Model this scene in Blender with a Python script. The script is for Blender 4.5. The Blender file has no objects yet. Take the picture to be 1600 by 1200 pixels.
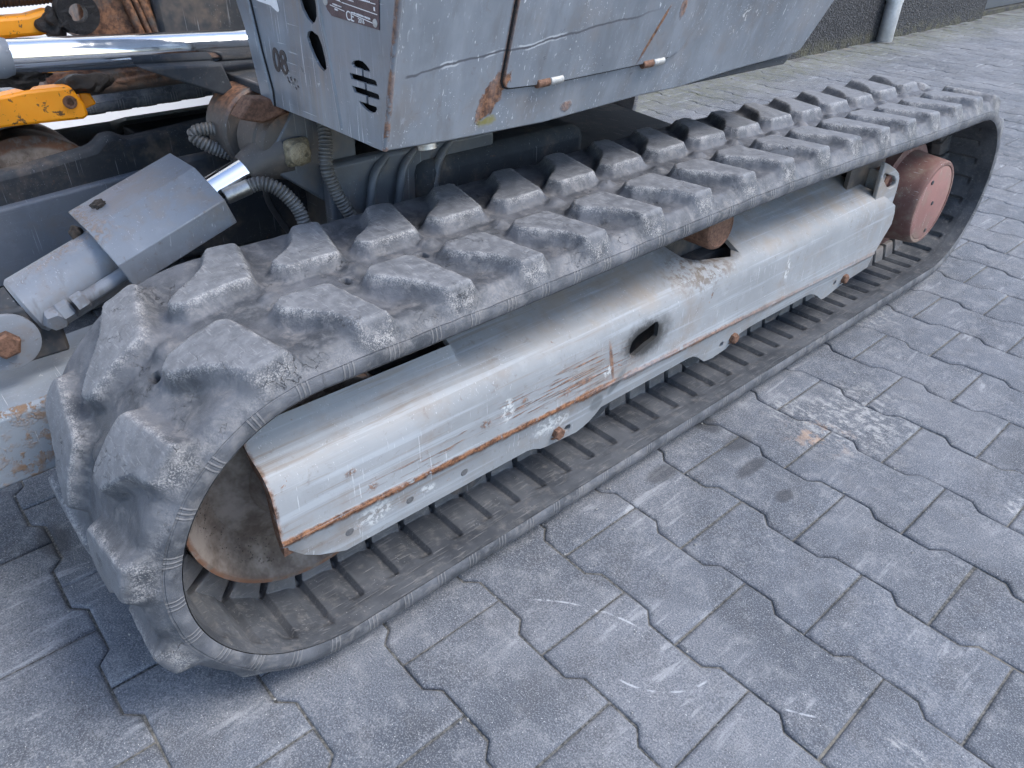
import bpy, bmesh, math, random
import numpy as np
from mathutils import Vector, Matrix

random.seed(7)
rng = np.random.default_rng(11)
S = bpy.context.scene
COL = S.collection
PI = math.pi

# ------------------------------------------------------------------ camera
cam_d = bpy.data.cameras.new('camera')
cam = bpy.data.objects.new('camera', cam_d); COL.objects.link(cam)
cx_ = Vector((0.66431, 0.74719, 0.02008)); cy_ = Vector((-0.42621, 0.35659, 0.83138)); cz_ = Vector((0.61404, -0.56085, 0.55534))
cam.matrix_world = Matrix(((cx_.x, cy_.x, cz_.x, 0.30756), (cx_.y, cy_.y, cz_.y, -0.65158), (cx_.z, cy_.z, cz_.z, 0.80103), (0, 0, 0, 1)))
cam_d.sensor_width = 36.0
cam_d.lens = 1171.08 / 1600 * 36.0
cam_d.clip_start = 0.02; cam_d.clip_end = 300
S.camera = cam

# ------------------------------------------------------------------ light
SUN_DIR = Vector((0.62, 0.42, 1.05)).normalized()
W = bpy.data.worlds.new("World"); S.world = W; W.use_nodes = True
wn = W.node_tree.nodes; wl = W.node_tree.links
bg = wn['Background']
sky = wn.new('ShaderNodeTexSky'); sky.sky_type = 'NISHITA'; sky.sun_disc = False
sky.sun_elevation = math.asin(SUN_DIR.z); sky.sun_rotation = math.atan2(SUN_DIR.x, SUN_DIR.y)
sky.air_density = 1.0; sky.dust_density = 1.0; sky.ozone_density = 1.0
wl.new(sky.outputs[0], bg.inputs[0]); bg.inputs[1].default_value = 0.15
sd = bpy.data.lights.new('sun', 'SUN'); sd.energy = 1.6; sd.angle = math.radians(22); sd.color = (1.0, 0.955, 0.90)
so = bpy.data.objects.new('sun', sd); COL.objects.link(so)
so.rotation_euler = (-SUN_DIR).to_track_quat('-Z', 'Y').to_euler()
S.view_settings.view_transform = 'Standard'; S.view_settings.look = 'None'
S.view_settings.gamma = 1.0; S.view_settings.exposure = 1.27
S.view_settings.use_curve_mapping = False

# ------------------------------------------------------------------ node helper
class NB:
    def __init__(s, name):
        s.cache = {}; s.m = bpy.data.materials.new(name); s.m.use_nodes = True
        s.t = s.m.node_tree; s.n = s.t.nodes; s.l = s.t.links
        s.b = s.n['Principled BSDF']
        g = s.n.new('ShaderNodeNewGeometry'); s.pos = g.outputs['Position']; s.nrm = g.outputs['Normal']
        sp = s.n.new('ShaderNodeSeparateXYZ'); s.l.new(s.pos, sp.inputs[0]); s.x, s.y, s.z = sp.outputs
    def put(s, sock, v):
        if hasattr(v, 'links'): s.l.new(v, sock)
        elif v is not None: sock.default_value = v
    def math(s, op, a, b=None, c=None, clamp=False):
        n = s.n.new('ShaderNodeMath'); n.operation = op; n.use_clamp = clamp
        s.put(n.inputs[0], a)
        if b is not None: s.put(n.inputs[1], b)
        if c is not None: s.put(n.inputs[2], c)
        return n.outputs[0]
    def add(s, a, b): return s.math('ADD', a, b)
    def sub(s, a, b): return s.math('SUBTRACT', a, b)
    def mul(s, a, b, clamp=False): return s.math('MULTIPLY', a, b, clamp=clamp)
    def mx(s, a, b): return s.math('MAXIMUM', a, b)
    def vec(s, scale, rot=(0, 0, 0), src=None):
        n = s.n.new('ShaderNodeMapping'); s.l.new(src or s.pos, n.inputs[0])
        n.inputs['Scale'].default_value = scale; n.inputs['Rotation'].default_value = rot
        return n.outputs[0]
    def noise(s, scale, detail=4, rough=.55, v=None, dist=0.0, out=0):
        detail = min(detail, 4)
        key = (scale, detail, round(rough, 1), dist, out)
        if v is None and key in s.cache: return s.cache[key]
        r = s._noise(scale, detail, rough, v, dist, out)
        if v is None: s.cache[key] = r
        return r
    def _noise(s, scale, detail, rough, v, dist, out):
        n = s.n.new('ShaderNodeTexNoise'); s.l.new(v or s.pos, n.inputs['Vector'])
        n.inputs['Scale'].default_value = scale; n.inputs['Detail'].default_value = detail
        n.inputs['Roughness'].default_value = rough; n.inputs['Distortion'].default_value = dist
        return n.outputs[out]
    def vor(s, scale, v=None, feature='F1', out=0, rand=1.0):
        n = s.n.new('ShaderNodeTexVoronoi'); n.feature = feature
        s.l.new(v or s.pos, n.inputs['Vector']); n.inputs['Scale'].default_value = scale
        n.inputs['Randomness'].default_value = rand
        return n.outputs[out]
    def step(s, v, a, b, lo=0., hi=1.):
        n = s.n.new('ShaderNodeMapRange'); n.interpolation_type = 'SMOOTHSTEP'
        s.put(n.inputs[0], v); n.inputs[1].default_value = a; n.inputs[2].default_value = b
        n.inputs[3].default_value = lo; n.inputs[4].default_value = hi
        return n.outputs[0]
    def mix(s, f, a, b):
        n = s.n.new('ShaderNodeMix'); n.data_type = 'RGBA'
        s.put(n.inputs[0], f)
        for i, v in ((6, a), (7, b)):
            if hasattr(v, 'links'): s.l.new(v, n.inputs[i])
            else: n.inputs[i].default_value = (*v, 1) if len(v) == 3 else v
        return n.outputs[2]
    def attr(s, name, out=2):
        n = s.n.new('ShaderNodeAttribute'); n.attribute_name = name; return n.outputs[out]
    def bump(s, h, dist=.001, strength=1.0, prev=None):
        n = s.n.new('ShaderNodeBump'); n.inputs['Distance'].default_value = dist; n.inputs['Strength'].default_value = strength
        s.l.new(h, n.inputs['Height'])
        if prev is not None: s.l.new(prev, n.inputs['Normal'])
        return n.outputs[0]
    def ell(s, a, b, ca, cb, ra, rb, soft=.35, wob=.5, nscale=60):
        """soft noisy ellipse mask in two coordinates"""
        da = s.math('DIVIDE', s.sub(a, ca), ra); db = s.math('DIVIDE', s.sub(b, cb), rb)
        d = s.math('SQRT', s.add(s.mul(da, da), s.mul(db, db)))
        d = s.add(d, s.mul(s.sub(s.noise(22 if nscale < 45 else 95, 4, .7), .5), wob * 2.4))
        return s.step(d, 1 - soft, 1 + soft, 1., 0.)
    def done(s, col, rough=.6, metal=0., normal=None, spec=.5):
        if hasattr(col, 'links'): s.l.new(col, s.b.inputs['Base Color'])
        else: s.b.inputs['Base Color'].default_value = (*col, 1)
        s.put(s.b.inputs['Roughness'], rough); s.put(s.b.inputs['Metallic'], metal)
        s.b.inputs['Specular IOR Level'].default_value = spec
        if normal is not None: s.l.new(normal, s.b.inputs['Normal'])
        return s.m

def plain(name, col, rough=.6, metal=0., var=.25, scale=30, bump=.0006):
    b = NB(name); n = b.noise(scale, 6, .65); n2 = b.noise(scale * 7, 4, .6)
    c = b.mix(b.step(b.add(b.mul(n, .7), b.mul(n2, .3)), .3, .7), tuple(v * (1 - var) for v in col), tuple(min(1, v * (1 + var)) for v in col))
    return b.done(c, rough, metal, b.bump(b.add(n, b.mul(n2, .5)), bump))

def painted(name, col, streak_axis='y', scratch=.5, rust=.3, dirt=.35, rough=.42, extra=None, streak=True, spec=.5):
    """weathered machine paint: tone drift, fine scratches, dirt film, rust specks"""
    b = NB(name)
    big = b.noise(5, 4, .6); mid = b.noise(38, 6, .65); fine = b.noise(260, 4, .6)
    c = b.mix(b.step(big, .3, .7), tuple(v * .88 for v in col), tuple(min(1, v * 1.10) for v in col))
    c = b.mix(b.mul(b.step(mid, .48, .72), .25), c, tuple(min(1, v * 1.35 + .03) for v in col))
    # brown dust film
    c = b.mix(b.mul(b.step(b.noise(13, 7, .7), .47, .75), dirt), c, (.20, .155, .12))
    c = b.mix(b.mul(b.step(b.noise(90, 6, .7, dist=.6), .58, .72), dirt * .8), c, (.13, .10, .085))
    sc = {'y': ((260, 7, 260), (0, 0, 0)), 'z': ((230, 230, 9), (0, 0, 0))}[streak_axis]
    s1 = b.step(b.noise(1, 3, .6, v=b.vec(*sc), dist=.15), .60, .70)
    s1 = b.mul(s1, b.step(b.noise(9, 3, .5), .42, .62))
    rots = [(.5, .2, .3), (-.7, .4, -.2), (1.1, -.5, .7)]
    s2 = None
    for i, r in enumerate(rots):
        q = b.step(b.noise(1, 2, .5, v=b.vec((9, 420, 420) if i % 2 else (380, 380, 8), r), dist=.1), .672, .71)
        q = b.mul(q, b.step(b.noise(17 + 5 * i, 2, .5), .5, .62))
        s2 = q if s2 is None else b.mx(s2, q)
    if streak: c = b.mix(b.mul(s1, scratch * .6), c, tuple(min(1, v * 1.6 + .06) for v in col))
    c = b.mix(b.mul(s2, scratch), c, (.62, .64, .66))
    # chips: pale primer and rust
    chip = b.mul(b.step(b.noise(120, 5, .7, dist=.5), .665, .69), b.step(b.noise(11, 2, .5), .50, .62))
    c = b.mix(b.mul(chip, scratch), c, (.66, .67, .66))
    rn = b.noise(46, 8, .75, dist=.4)
    rs = b.mul(b.step(rn, .66, .70), b.step(b.noise(8, 2, .5), .5, .6))
    rcol = b.mix(b.step(b.noise(140, 4, .7), .35, .65), (.075, .035, .022), (.27, .13, .068))
    c = b.mix(b.mul(rs, rust), c, rcol)
    hh = b.add(b.mul(mid, .5), b.mul(fine, .25)); rg = rough
    m = None
    if extra:
        c, m = extra(b, c, rcol)
    rgh = b.add(rough, b.mul(b.sub(mid, .5), .25))
    if m is not None: rgh = b.math('ADD', rgh, b.mul(m, .35), clamp=True)
    n = b.bump(b.noise(7, 3, .5), .009, .4)
    n = b.bump(hh, .0006, .6, n)
    n = b.bump(b.mul(s2, -1), .0004, .5, n)
    if m is not None: n = b.bump(b.mul(m, b.noise(220, 5, .7)), .0016, .9, n)
    return b.done(c, rgh, 0., n, spec)

# ------------------------------------------------------------------ materials
LIGHT = (.238, .250, .262)

def frame_extra(b, c, rcol):
    # rust along the pressed fold, following the weld line
    zf = b.sub(.1985, b.mul(b.y, .030))
    w = b.add(.0030, b.mul(b.noise(14, 4, .6), .011))
    d = b.math('ABSOLUTE', b.sub(b.add(b.z, b.mul(b.sub(b.noise(60, 5, .7), .5), .008)), zf))
    fold = b.math('SUBTRACT', 1.0, b.math('DIVIDE', d, w), clamp=True)
    front = b.step(b.y, 0., .7, 1., .35)
    m = b.mul(b.mul(b.step(fold, .05, .6), front), b.step(b.noise(45, 5, .7), .32, .44))
    # dusty rust on the front end cut and long drag scratches near the oval hole
    fe = b.step(b.add(b.y, b.mul(b.noise(70, 5, .7), .016)), -.4425, -.436, 1., 0.)
    m = b.mx(m, b.mul(fe, .95))
    a = b.mul(b.ell(b.y, b.z, .00, .238, .13, .024, .5, .3, 20), b.step(b.noise(1, 3, .6, v=b.vec((20, 10, 260), (.10, 0, 0)), dist=.5), .54, .60))
    a2 = b.mul(b.ell(b.y, b.z, -.12, .225, .20, .03, .5, .3, 20), b.step(b.noise(1, 3, .6, v=b.vec((20, 14, 300), (.08, 0, 0)), dist=.4), .60, .65))
    a3 = b.ell(b.add(b.y, b.mul(b.z, .20)), b.z, .115, .235, .0035, .032, .5, .3, 60)
    m = b.mx(m, b.mul(b.mx(b.mx(a, a2), a3), .85))
    for (yy, zz, r) in ((-.165, .236, .0055), (-.10, .243, .004), (-.335, .228, .005), (-.36, .262, .004), (-.02, .221, .006)):
        m = b.mx(m, b.mul(b.mul(b.ell(b.y, b.z, yy, zz, r * 1.3, r, .5, 1.1, 160), b.step(b.noise(240, 4, .7), .42, .52)), .75))
    c = b.mix(m, c, rcol)
    lg = b.step(b.noise(1, 4, .6, v=b.vec((90, 2.2, 90)), dist=.2), .54, .66)
    c = b.mix(b.mul(lg, .35), c, (.40, .44, .48))
    lg2 = b.step(b.noise(1, 4, .65, v=b.vec((60, 3.2, 110), (.03, 0, 0)), dist=.4), .57, .66)
    c = b.mix(b.mul(b.mul(lg2, b.step(b.y, -.5, .6, 1., .2)), .5), c, (.19, .15, .12))
    # pale rubbed paint patches
    for (yy, zz, ry, rz) in ((-.13, .240, .010, .016), (-.05, .180, .030, .013), (-.335, .186, .022, .015), (.53, .24, .006, .020), (.06, .222, .008, .010), (-.26, .182, .014, .006)):
        c = b.mix(b.mul(b.mul(b.ell(b.y, b.z, yy, zz, ry, rz, .4, .8, 90), b.step(b.noise(130, 5, .7), .47, .56)), .7), c, (.56, .58, .58))
    # black oil around the hole and two runs below
    o = b.ell(b.y, b.z, .145, .245, .052, .030, .45, .35, 50)
    o2 = b.mx(b.ell(b.y, b.z, .045, .172, .014, .013, .25, .2, 40), b.ell(b.sub(b.y, b.mul(b.z, .75)), b.z, -.060, .194, .010, .018, .3, .3, 40))
    c = b.mix(b.mul(b.ell(b.y, b.z, .139, .246, .040, .024, .25, .3, 60), .93), c, (.02, .02, .02))
    c = b.mix(b.mul(o, .72), c, (.035, .035, .035)); c = b.mix(b.mul(o2, .66), c, (.10, .11, .115))
    # brown mud film on the upper slope, strongest at mid length
    mud = b.mul(b.step(b.z, .272, .305), b.step(b.noise(10, 6, .7), .40, .68))
    mud = b.mul(mud, b.step(b.y, -.25, .10, .3, 1.))
    c = b.mix(b.mul(mud, .72), c, (.235, .195, .155))
    mud2 = b.mul(b.ell(b.y, b.z, .30, .303, .07, .022, .6, .6, 40), b.step(b.noise(80, 6, .75), .45, .6))
    c = b.mix(b.mul(mud2, .8), c, (.10, .075, .055))
    return c, m
M_FRAME = painted('grey_frame_paint', LIGHT, 'y', .34, .8, .5, .56, frame_extra, True, .3)

def house_extra(b, c, rcol):
    # thick flaking rust at the lower door corner, along the front corner edge and seam
    m = b.ell(b.add(b.y, b.mul(b.z, -.45)), b.z, -.3455, .600, .0150, .027, .10, .42, 70)
    edge = b.math('ABSOLUTE', b.add(b.sub(b.x, b.mul(b.sub(b.z, .56), .27)), .3815))
    edge = b.add(edge, b.step(b.y, -.213, -.206, 0., .01))
    ed = b.mul(b.step(edge, .001, .0055, 1., 0.), b.step(b.noise(50, 5, .7), .40, .52))
    m = b.mx(m, b.mul(ed, .9))
    sm = b.mul(b.step(b.math('ABSOLUTE', b.add(b.y, .066)), .001, .004, 1., 0.), b.step(b.z, .60, .61))
    sm = b.mul(sm, b.step(b.y, -.2, -.19)); m = b.mx(m, b.mul(sm, .8))
    m = b.mx(m, b.ell(b.add(b.y, b.mul(b.z, -.5)), b.z, -.1385, .645, .003, .034, .3, .5, 90))
    m = b.mx(m, b.ell(b.y, b.z, .054, .569, .010, .006, .3, .7, 120))
    m = b.mx(m, b.ell(b.y, b.z, .228, .672, .006, .013, .3, .6, 120))
    c = b.mix(m, c, rcol)
    c = b.mix(b.ell(b.y, b.z, -.076, .571, .012, .005, .5, .8, 90), c, (.20, .18, .06))
    # brown vertical wash over the front panel next to the oval slots
    fr = b.step(b.y, -.212, -.208, 1., 0.)
    wv = b.step(b.noise(1, 4, .6, v=b.vec((70, 70, 7))), .38, .66)
    wz = b.ell(b.x, b.z, -.52, .64, .045, .09, .7, .2, 10)
    c = b.mix(b.mul(b.mul(fr, wv), b.mul(wz, .65)), c, (.20, .16, .13))
    smr = b.step(b.noise(1, 4, .65, v=b.vec((26, 26, 4)), dist=.3), .42, .68)
    c = b.mix(b.mul(smr, .30), c, (.30, .325, .36))
    smd = b.step(b.noise(1, 4, .65, v=b.vec((34, 34, 5), (0, 0, 1)), dist=.3), .50, .70)
    c = b.mix(b.mul(smd, .35), c, (.115, .11, .11))
    # crease dent line across the door, dark with a broken pale line beside it
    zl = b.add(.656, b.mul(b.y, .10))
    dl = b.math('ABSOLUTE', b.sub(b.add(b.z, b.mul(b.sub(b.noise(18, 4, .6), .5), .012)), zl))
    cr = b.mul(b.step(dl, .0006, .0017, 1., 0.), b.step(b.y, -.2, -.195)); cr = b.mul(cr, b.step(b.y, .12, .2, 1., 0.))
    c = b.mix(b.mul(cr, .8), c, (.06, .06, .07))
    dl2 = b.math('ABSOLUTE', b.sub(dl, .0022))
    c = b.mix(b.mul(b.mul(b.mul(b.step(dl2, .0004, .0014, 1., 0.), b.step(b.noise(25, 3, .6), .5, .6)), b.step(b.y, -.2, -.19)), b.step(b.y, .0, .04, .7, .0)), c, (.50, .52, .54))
    # pale peeled zone toward the tail
    pe = b.mul(b.ell(b.y, b.z, .40, .66, .05, .03, .5, .5, 20), b.step(b.noise(60, 6, .75, dist=.5), .60, .64))
    c = b.mix(b.mul(pe, .8), c, (.6, .6, .6))
    return c, m
M_HOUSE = painted('grey_house_paint', (.170, .188, .212), 'z', .8, .25, .38, .33, house_extra)
def grime(b, c, rcol):
    top_ = b.ell(b.sub(b.y, b.mul(b.x, .0)), b.sub(b.z, b.mul(b.add(b.y, .5), .35)), -.50, .437, .055, .012, .4, .5, 90)
    m = b.mul(b.mul(top_, b.step(b.noise(180, 4, .75), .48, .56)), .8)
    g = b.mul(b.ell(b.y, b.z, -.39, .478, .05, .018, .6, .8, 22), b.step(b.noise(38, 4, .7), .40, .62))
    c = b.mix(b.mul(g, .5), c, (.20, .165, .14))
    run = b.mul(b.step(b.noise(1, 3, .6, v=b.vec((60, 60, 5)), dist=.3), .55, .66), b.step(b.z, .43, .38))
    c = b.mix(b.mul(run, .5), c, (.09, .075, .065))
    c = b.mix(m, c, b.mix(b.noise(240, 4, .7), (.14, .10, .08), (.36, .27, .22)))
    return c, m
M_GREYP = painted('grey_machine_paint', (.185, .20, .225), 'y', .32, .6, .75, .40, grime)
M_DARKP = painted('dirty_dark_paint', (.042, .046, .052), 'y', .2, .5, .6, .75, spec=.25)
M_CAST = painted('dirty_cast_steel', (.075, .066, .060), 'y', .2, 1.0, 1.0, .48, lambda b, c, r: (b.mix(b.mul(b.step(b.z, .52, .56), b.step(b.noise(30, 4, .7), .35, .55)), c, r), b.mul(b.noise(30, 4, .7), .2)))
def arm_extra(b, c, rcol):
    w = b.math('ABSOLUTE', b.add(b.add(b.x, b.mul(b.sub(b.noise(40, 5, .7), .5), .012)), .5945))
    m = b.mul(b.step(w, .002, .006, 1., 0.), b.step(b.noise(70, 5, .7), .46, .55))
    rz = b.mul(b.step(b.z, .276, .27), b.step(b.noise(24, 7, .75), .54, .62))
    m = b.mx(m, b.mul(rz, .06))
    return b.mix(m, c, b.mix(b.noise(90, 4, .7), (.12, .07, .045), (.26, .18, .12))), m
M_ARM = painted('grey_arm_paint', (.19, .215, .245), 'y', .4, .2, .25, .45, arm_extra)
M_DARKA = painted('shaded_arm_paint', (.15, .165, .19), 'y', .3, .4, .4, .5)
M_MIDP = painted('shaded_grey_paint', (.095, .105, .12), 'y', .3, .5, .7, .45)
M_YEL = painted('yellow_paint', (.90, .31, .004), 'y', .0, .2, .0, .45, lambda b, c, r: (b.mix(b.mul(b.step(b.noise(75, 6, .75, dist=.6), .60, .63), .9), c, (.05, .035, .02)), b.mul(b.noise(4), 0.)), streak=False)
M_DARK = plain('black_gap', (.012, .012, .013), .9, 0, .3)
M_GREASE = plain('black_grease', (.022, .017, .014), .5, 0, .5, 90, .004)
M_RED = painted('faded_red_primer', (.130, .060, .050), 'z', .4, .5, 1.0, .7)
M_REDCAP = painted('faded_red_cap', (.235, .115, .10), 'z', .6, .5, .8, .6)
M_BOLT = plain('rusty_bolt', (.16, .085, .055), .7, .3, .5, 180, .001)
M_STUD = plain('grey_stud', (.12, .12, .125), .6, .3, .3, 180, .0008)
M_HOSE = plain('hose_guard', (.12, .115, .11), .38, 0, .35, 60)
M_RUBH = plain('black_hose', (.03, .03, .032), .5, 0, .3)
M_STEEL = plain('dull_steel', (.42, .40, .37), .34, .9, .25, 120)
M_BRASS = plain('greasy_pin_steel', (.30, .25, .17), .38, .5, .45, 90, .003)
M_PLATE = plain('nameplate', (.075, .045, .05), .4, .1, .3, 80)
M_WHITE = plain('white_print', (.72, .72, .72), .5, 0, .1)
M_RIVET = plain('rivet', (.38, .38, .37), .45, .4, .25, 300)
M_DECAL = plain('dark_decal', (.045, .036, .035), .5, 0, .5, 200)
M_EARTH = plain('dried_mud', (.05, .04, .033), .9, 0, .5, 120, .003)
cb = NB('chrome_rod')
M_CHROME = cb.done(cb.mix(cb.step(cb.noise(260, 4, .7), .69, .72), (.78, .79, .80), (.12, .10, .09)), cb.step(cb.noise(60, 5, .6), .4, .8, .08, .24), 1.0)

def rusty(name, dark, light, rough=.65):
    b = NB(name); n = b.noise(22, 8, .7); pits = b.vor(300, out=0)
    c = b.mix(b.step(n, .35, .68), dark, light)
    r = b.math('SQRT', b.add(b.mul(b.sub(b.y, -.385), b.sub(b.y, -.385)), b.mul(b.sub(b.z, .2255), b.sub(b.z, .2255))))
    band = b.mul(b.step(r, .09, .105), b.step(r, .128, .118)); 
    pit = b.mul(b.mul(b.step(pits, .34, .22), b.step(b.noise(120, 3, .6), .47, .56)), band)
    c = b.mix(b.mul(pit, .85), c, (.03, .025, .022))
    c = b.mix(b.mul(b.step(r, .132, .139), b.step(b.noise(50, 5, .7), .3, .55)), c, (.17, .085, .05))
    n1 = b.bump(b.add(n, b.mul(b.noise(240, 4, .6), .4)), .0015, .8)
    n1 = b.bump(b.mul(pit, -1), .0015, .8, n1)
    return b.done(c, rough, .25, n1)
M_IDLER = rusty('worn_idler_steel', (.11, .085, .070), (.26, .225, .20))

def rubber(name):
    b = NB(name)
    wear = b.attr('wear'); top = b.attr('top'); pit = b.attr('pit'); side = b.attr('side')
    n1 = b.noise(16, 6, .65); n2 = b.noise(75, 7, .72); n3 = b.noise(620, 4, .65)
    base = b.mix(b.step(n1, .32, .70), (.046, .050, .058), (.115, .120, .134))
    c = b.mix(b.mul(b.step(n2, .45, .72), .5), base, (.18, .182, .19))
    c = b.mix(b.mul(top, .72), c, b.mix(b.step(n2, .3, .7), (.125, .130, .141), (.215, .222, .236)))
    # scuffs on the crowns
    sc = b.step(b.noise(1, 3, .6, v=b.vec((55, 330, 330), (.2, .1, .5)), dist=.3), .58, .68)
    sc = b.mx(sc, b.step(b.noise(1, 3, .6, v=b.vec((300, 40, 300), (0, .1, -.3)), dist=.3), .61, .69))
    c = b.mix(b.mul(b.mul(sc, top), .35), c, (.34, .34, .345))
    # dried pale abrasion on the edges
    w2 = b.mul(wear, b.step(b.add(b.mul(n3, .7), b.mul(n2, .4)), .52, .64))
    c = b.mix(b.mul(w2, .5), c, (.48, .46, .44))
    dust = b.mul(b.sub(1.0, b.step(top, 0., .5)), b.step(b.noise(30, 7, .75, dist=.5), .50, .66))
    c = b.mix(b.mul(dust, .30), c, (.27, .255, .245))
    # cracks
    wob = b.n.new('ShaderNodeVectorMath'); wob.operation = 'ADD'
    nv = b.n.new('ShaderNodeTexNoise'); b.l.new(b.pos, nv.inputs['Vector']); nv.inputs['Scale'].default_value = 45; nv.inputs['Detail'].default_value = 5
    sv = b.n.new('ShaderNodeVectorMath'); sv.operation = 'SCALE'; b.l.new(nv.outputs[1], sv.inputs[0]); sv.inputs['Scale'].default_value = .045
    b.l.new(b.pos, wob.inputs[0]); b.l.new(sv.outputs[0], wob.inputs[1])
    ck = b.vor(36, v=wob.outputs[0], feature='DISTANCE_TO_EDGE')
    ck2 = b.vor(95, v=wob.outputs[0], feature='DISTANCE_TO_EDGE')
    area = b.step(b.noise(15, 3, .6), .57, .64)
    crk = b.mx(b.mul(b.step(ck, .002, .013, 1., 0.), area), b.mul(b.step(ck2, .004, .025, 1., 0.), b.mul(b.step(b.noise(22, 3, .6), .58, .66), .6)))
    crk = b.mul(crk, b.sub(1.0, b.mul(side, .8)))
    c = b.mix(b.mul(crk, .85), c, (.015, .015, .016))
    c = b.mix(pit, c, (.006, .006, .006))
    # moulded tick marks in threes along the side strip
    uv = b.n.new('ShaderNodeUVMap'); su = b.n.new('ShaderNodeSeparateXYZ'); b.l.new(uv.outputs[0], su.inputs[0])
    ph = b.math('FRACT', b.mul(su.outputs[0], 1.0))
    tick = None
    for q in (.40, .5, .60):
        t = b.step(b.math('ABSOLUTE', b.sub(ph, q)), .010, .026, 1., 0.)
        tick = t if tick is None else b.mx(tick, t)
    tick = b.mul(tick, side)
    c = b.mix(b.mul(tick, .5), c, (.24, .235, .235))
    seam = b.mul(b.step(b.math('ABSOLUTE', b.sub(su.outputs[1], .92)), .03, .07, 1., 0.), side)
    h = b.add(b.mul(n2, .6), b.mul(n3, .22))
    nn = b.bump(h, .0018, .8)
    nn = b.bump(b.mul(crk, -1), .0018, .8, nn)
    nn = b.bump(b.sub(tick, seam), .0012, .9, nn)
    nn = b.bump(b.mul(sc, -1), .0004, .5, nn)
    return b.done(c, b.step(n2, .3, .8, .50, .78), 0., nn, .42)
M_RUB = rubber('track_rubber')
bb = NB('inner_rubber')
_n = bb.noise(60, 7, .7); _s = bb.step(bb.noise(1, 3, .6, v=bb.vec((300, 26, 300)), dist=.2), .56, .70)
_c = bb.mix(bb.step(bb.noise(14, 5, .6), .3, .7), (.042, .046, .053), (.092, .097, .106))
_c = bb.mix(bb.mul(bb.step(_n, .5, .72), .45), _c, (.19, .18, .17)); _c = bb.mix(bb.mul(_s, .35), _c, (.20, .195, .195))
_c = bb.mix(bb.mul(bb.attr('horn'), .45), _c, (.19, .155, .13))
_w = bb.step(bb.vor(210), .10, .06); _w = bb.mul(_w, bb.step(bb.noise(30, 2, .5), .56, .62))
_c = bb.mix(_w, _c, (.55, .54, .52))
M_INNER = bb.done(_c, .5, 0, bb.bump(bb.mul(_s, -1), .0006, .7, bb.bump(_n, .0014, .7)), .5)

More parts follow.
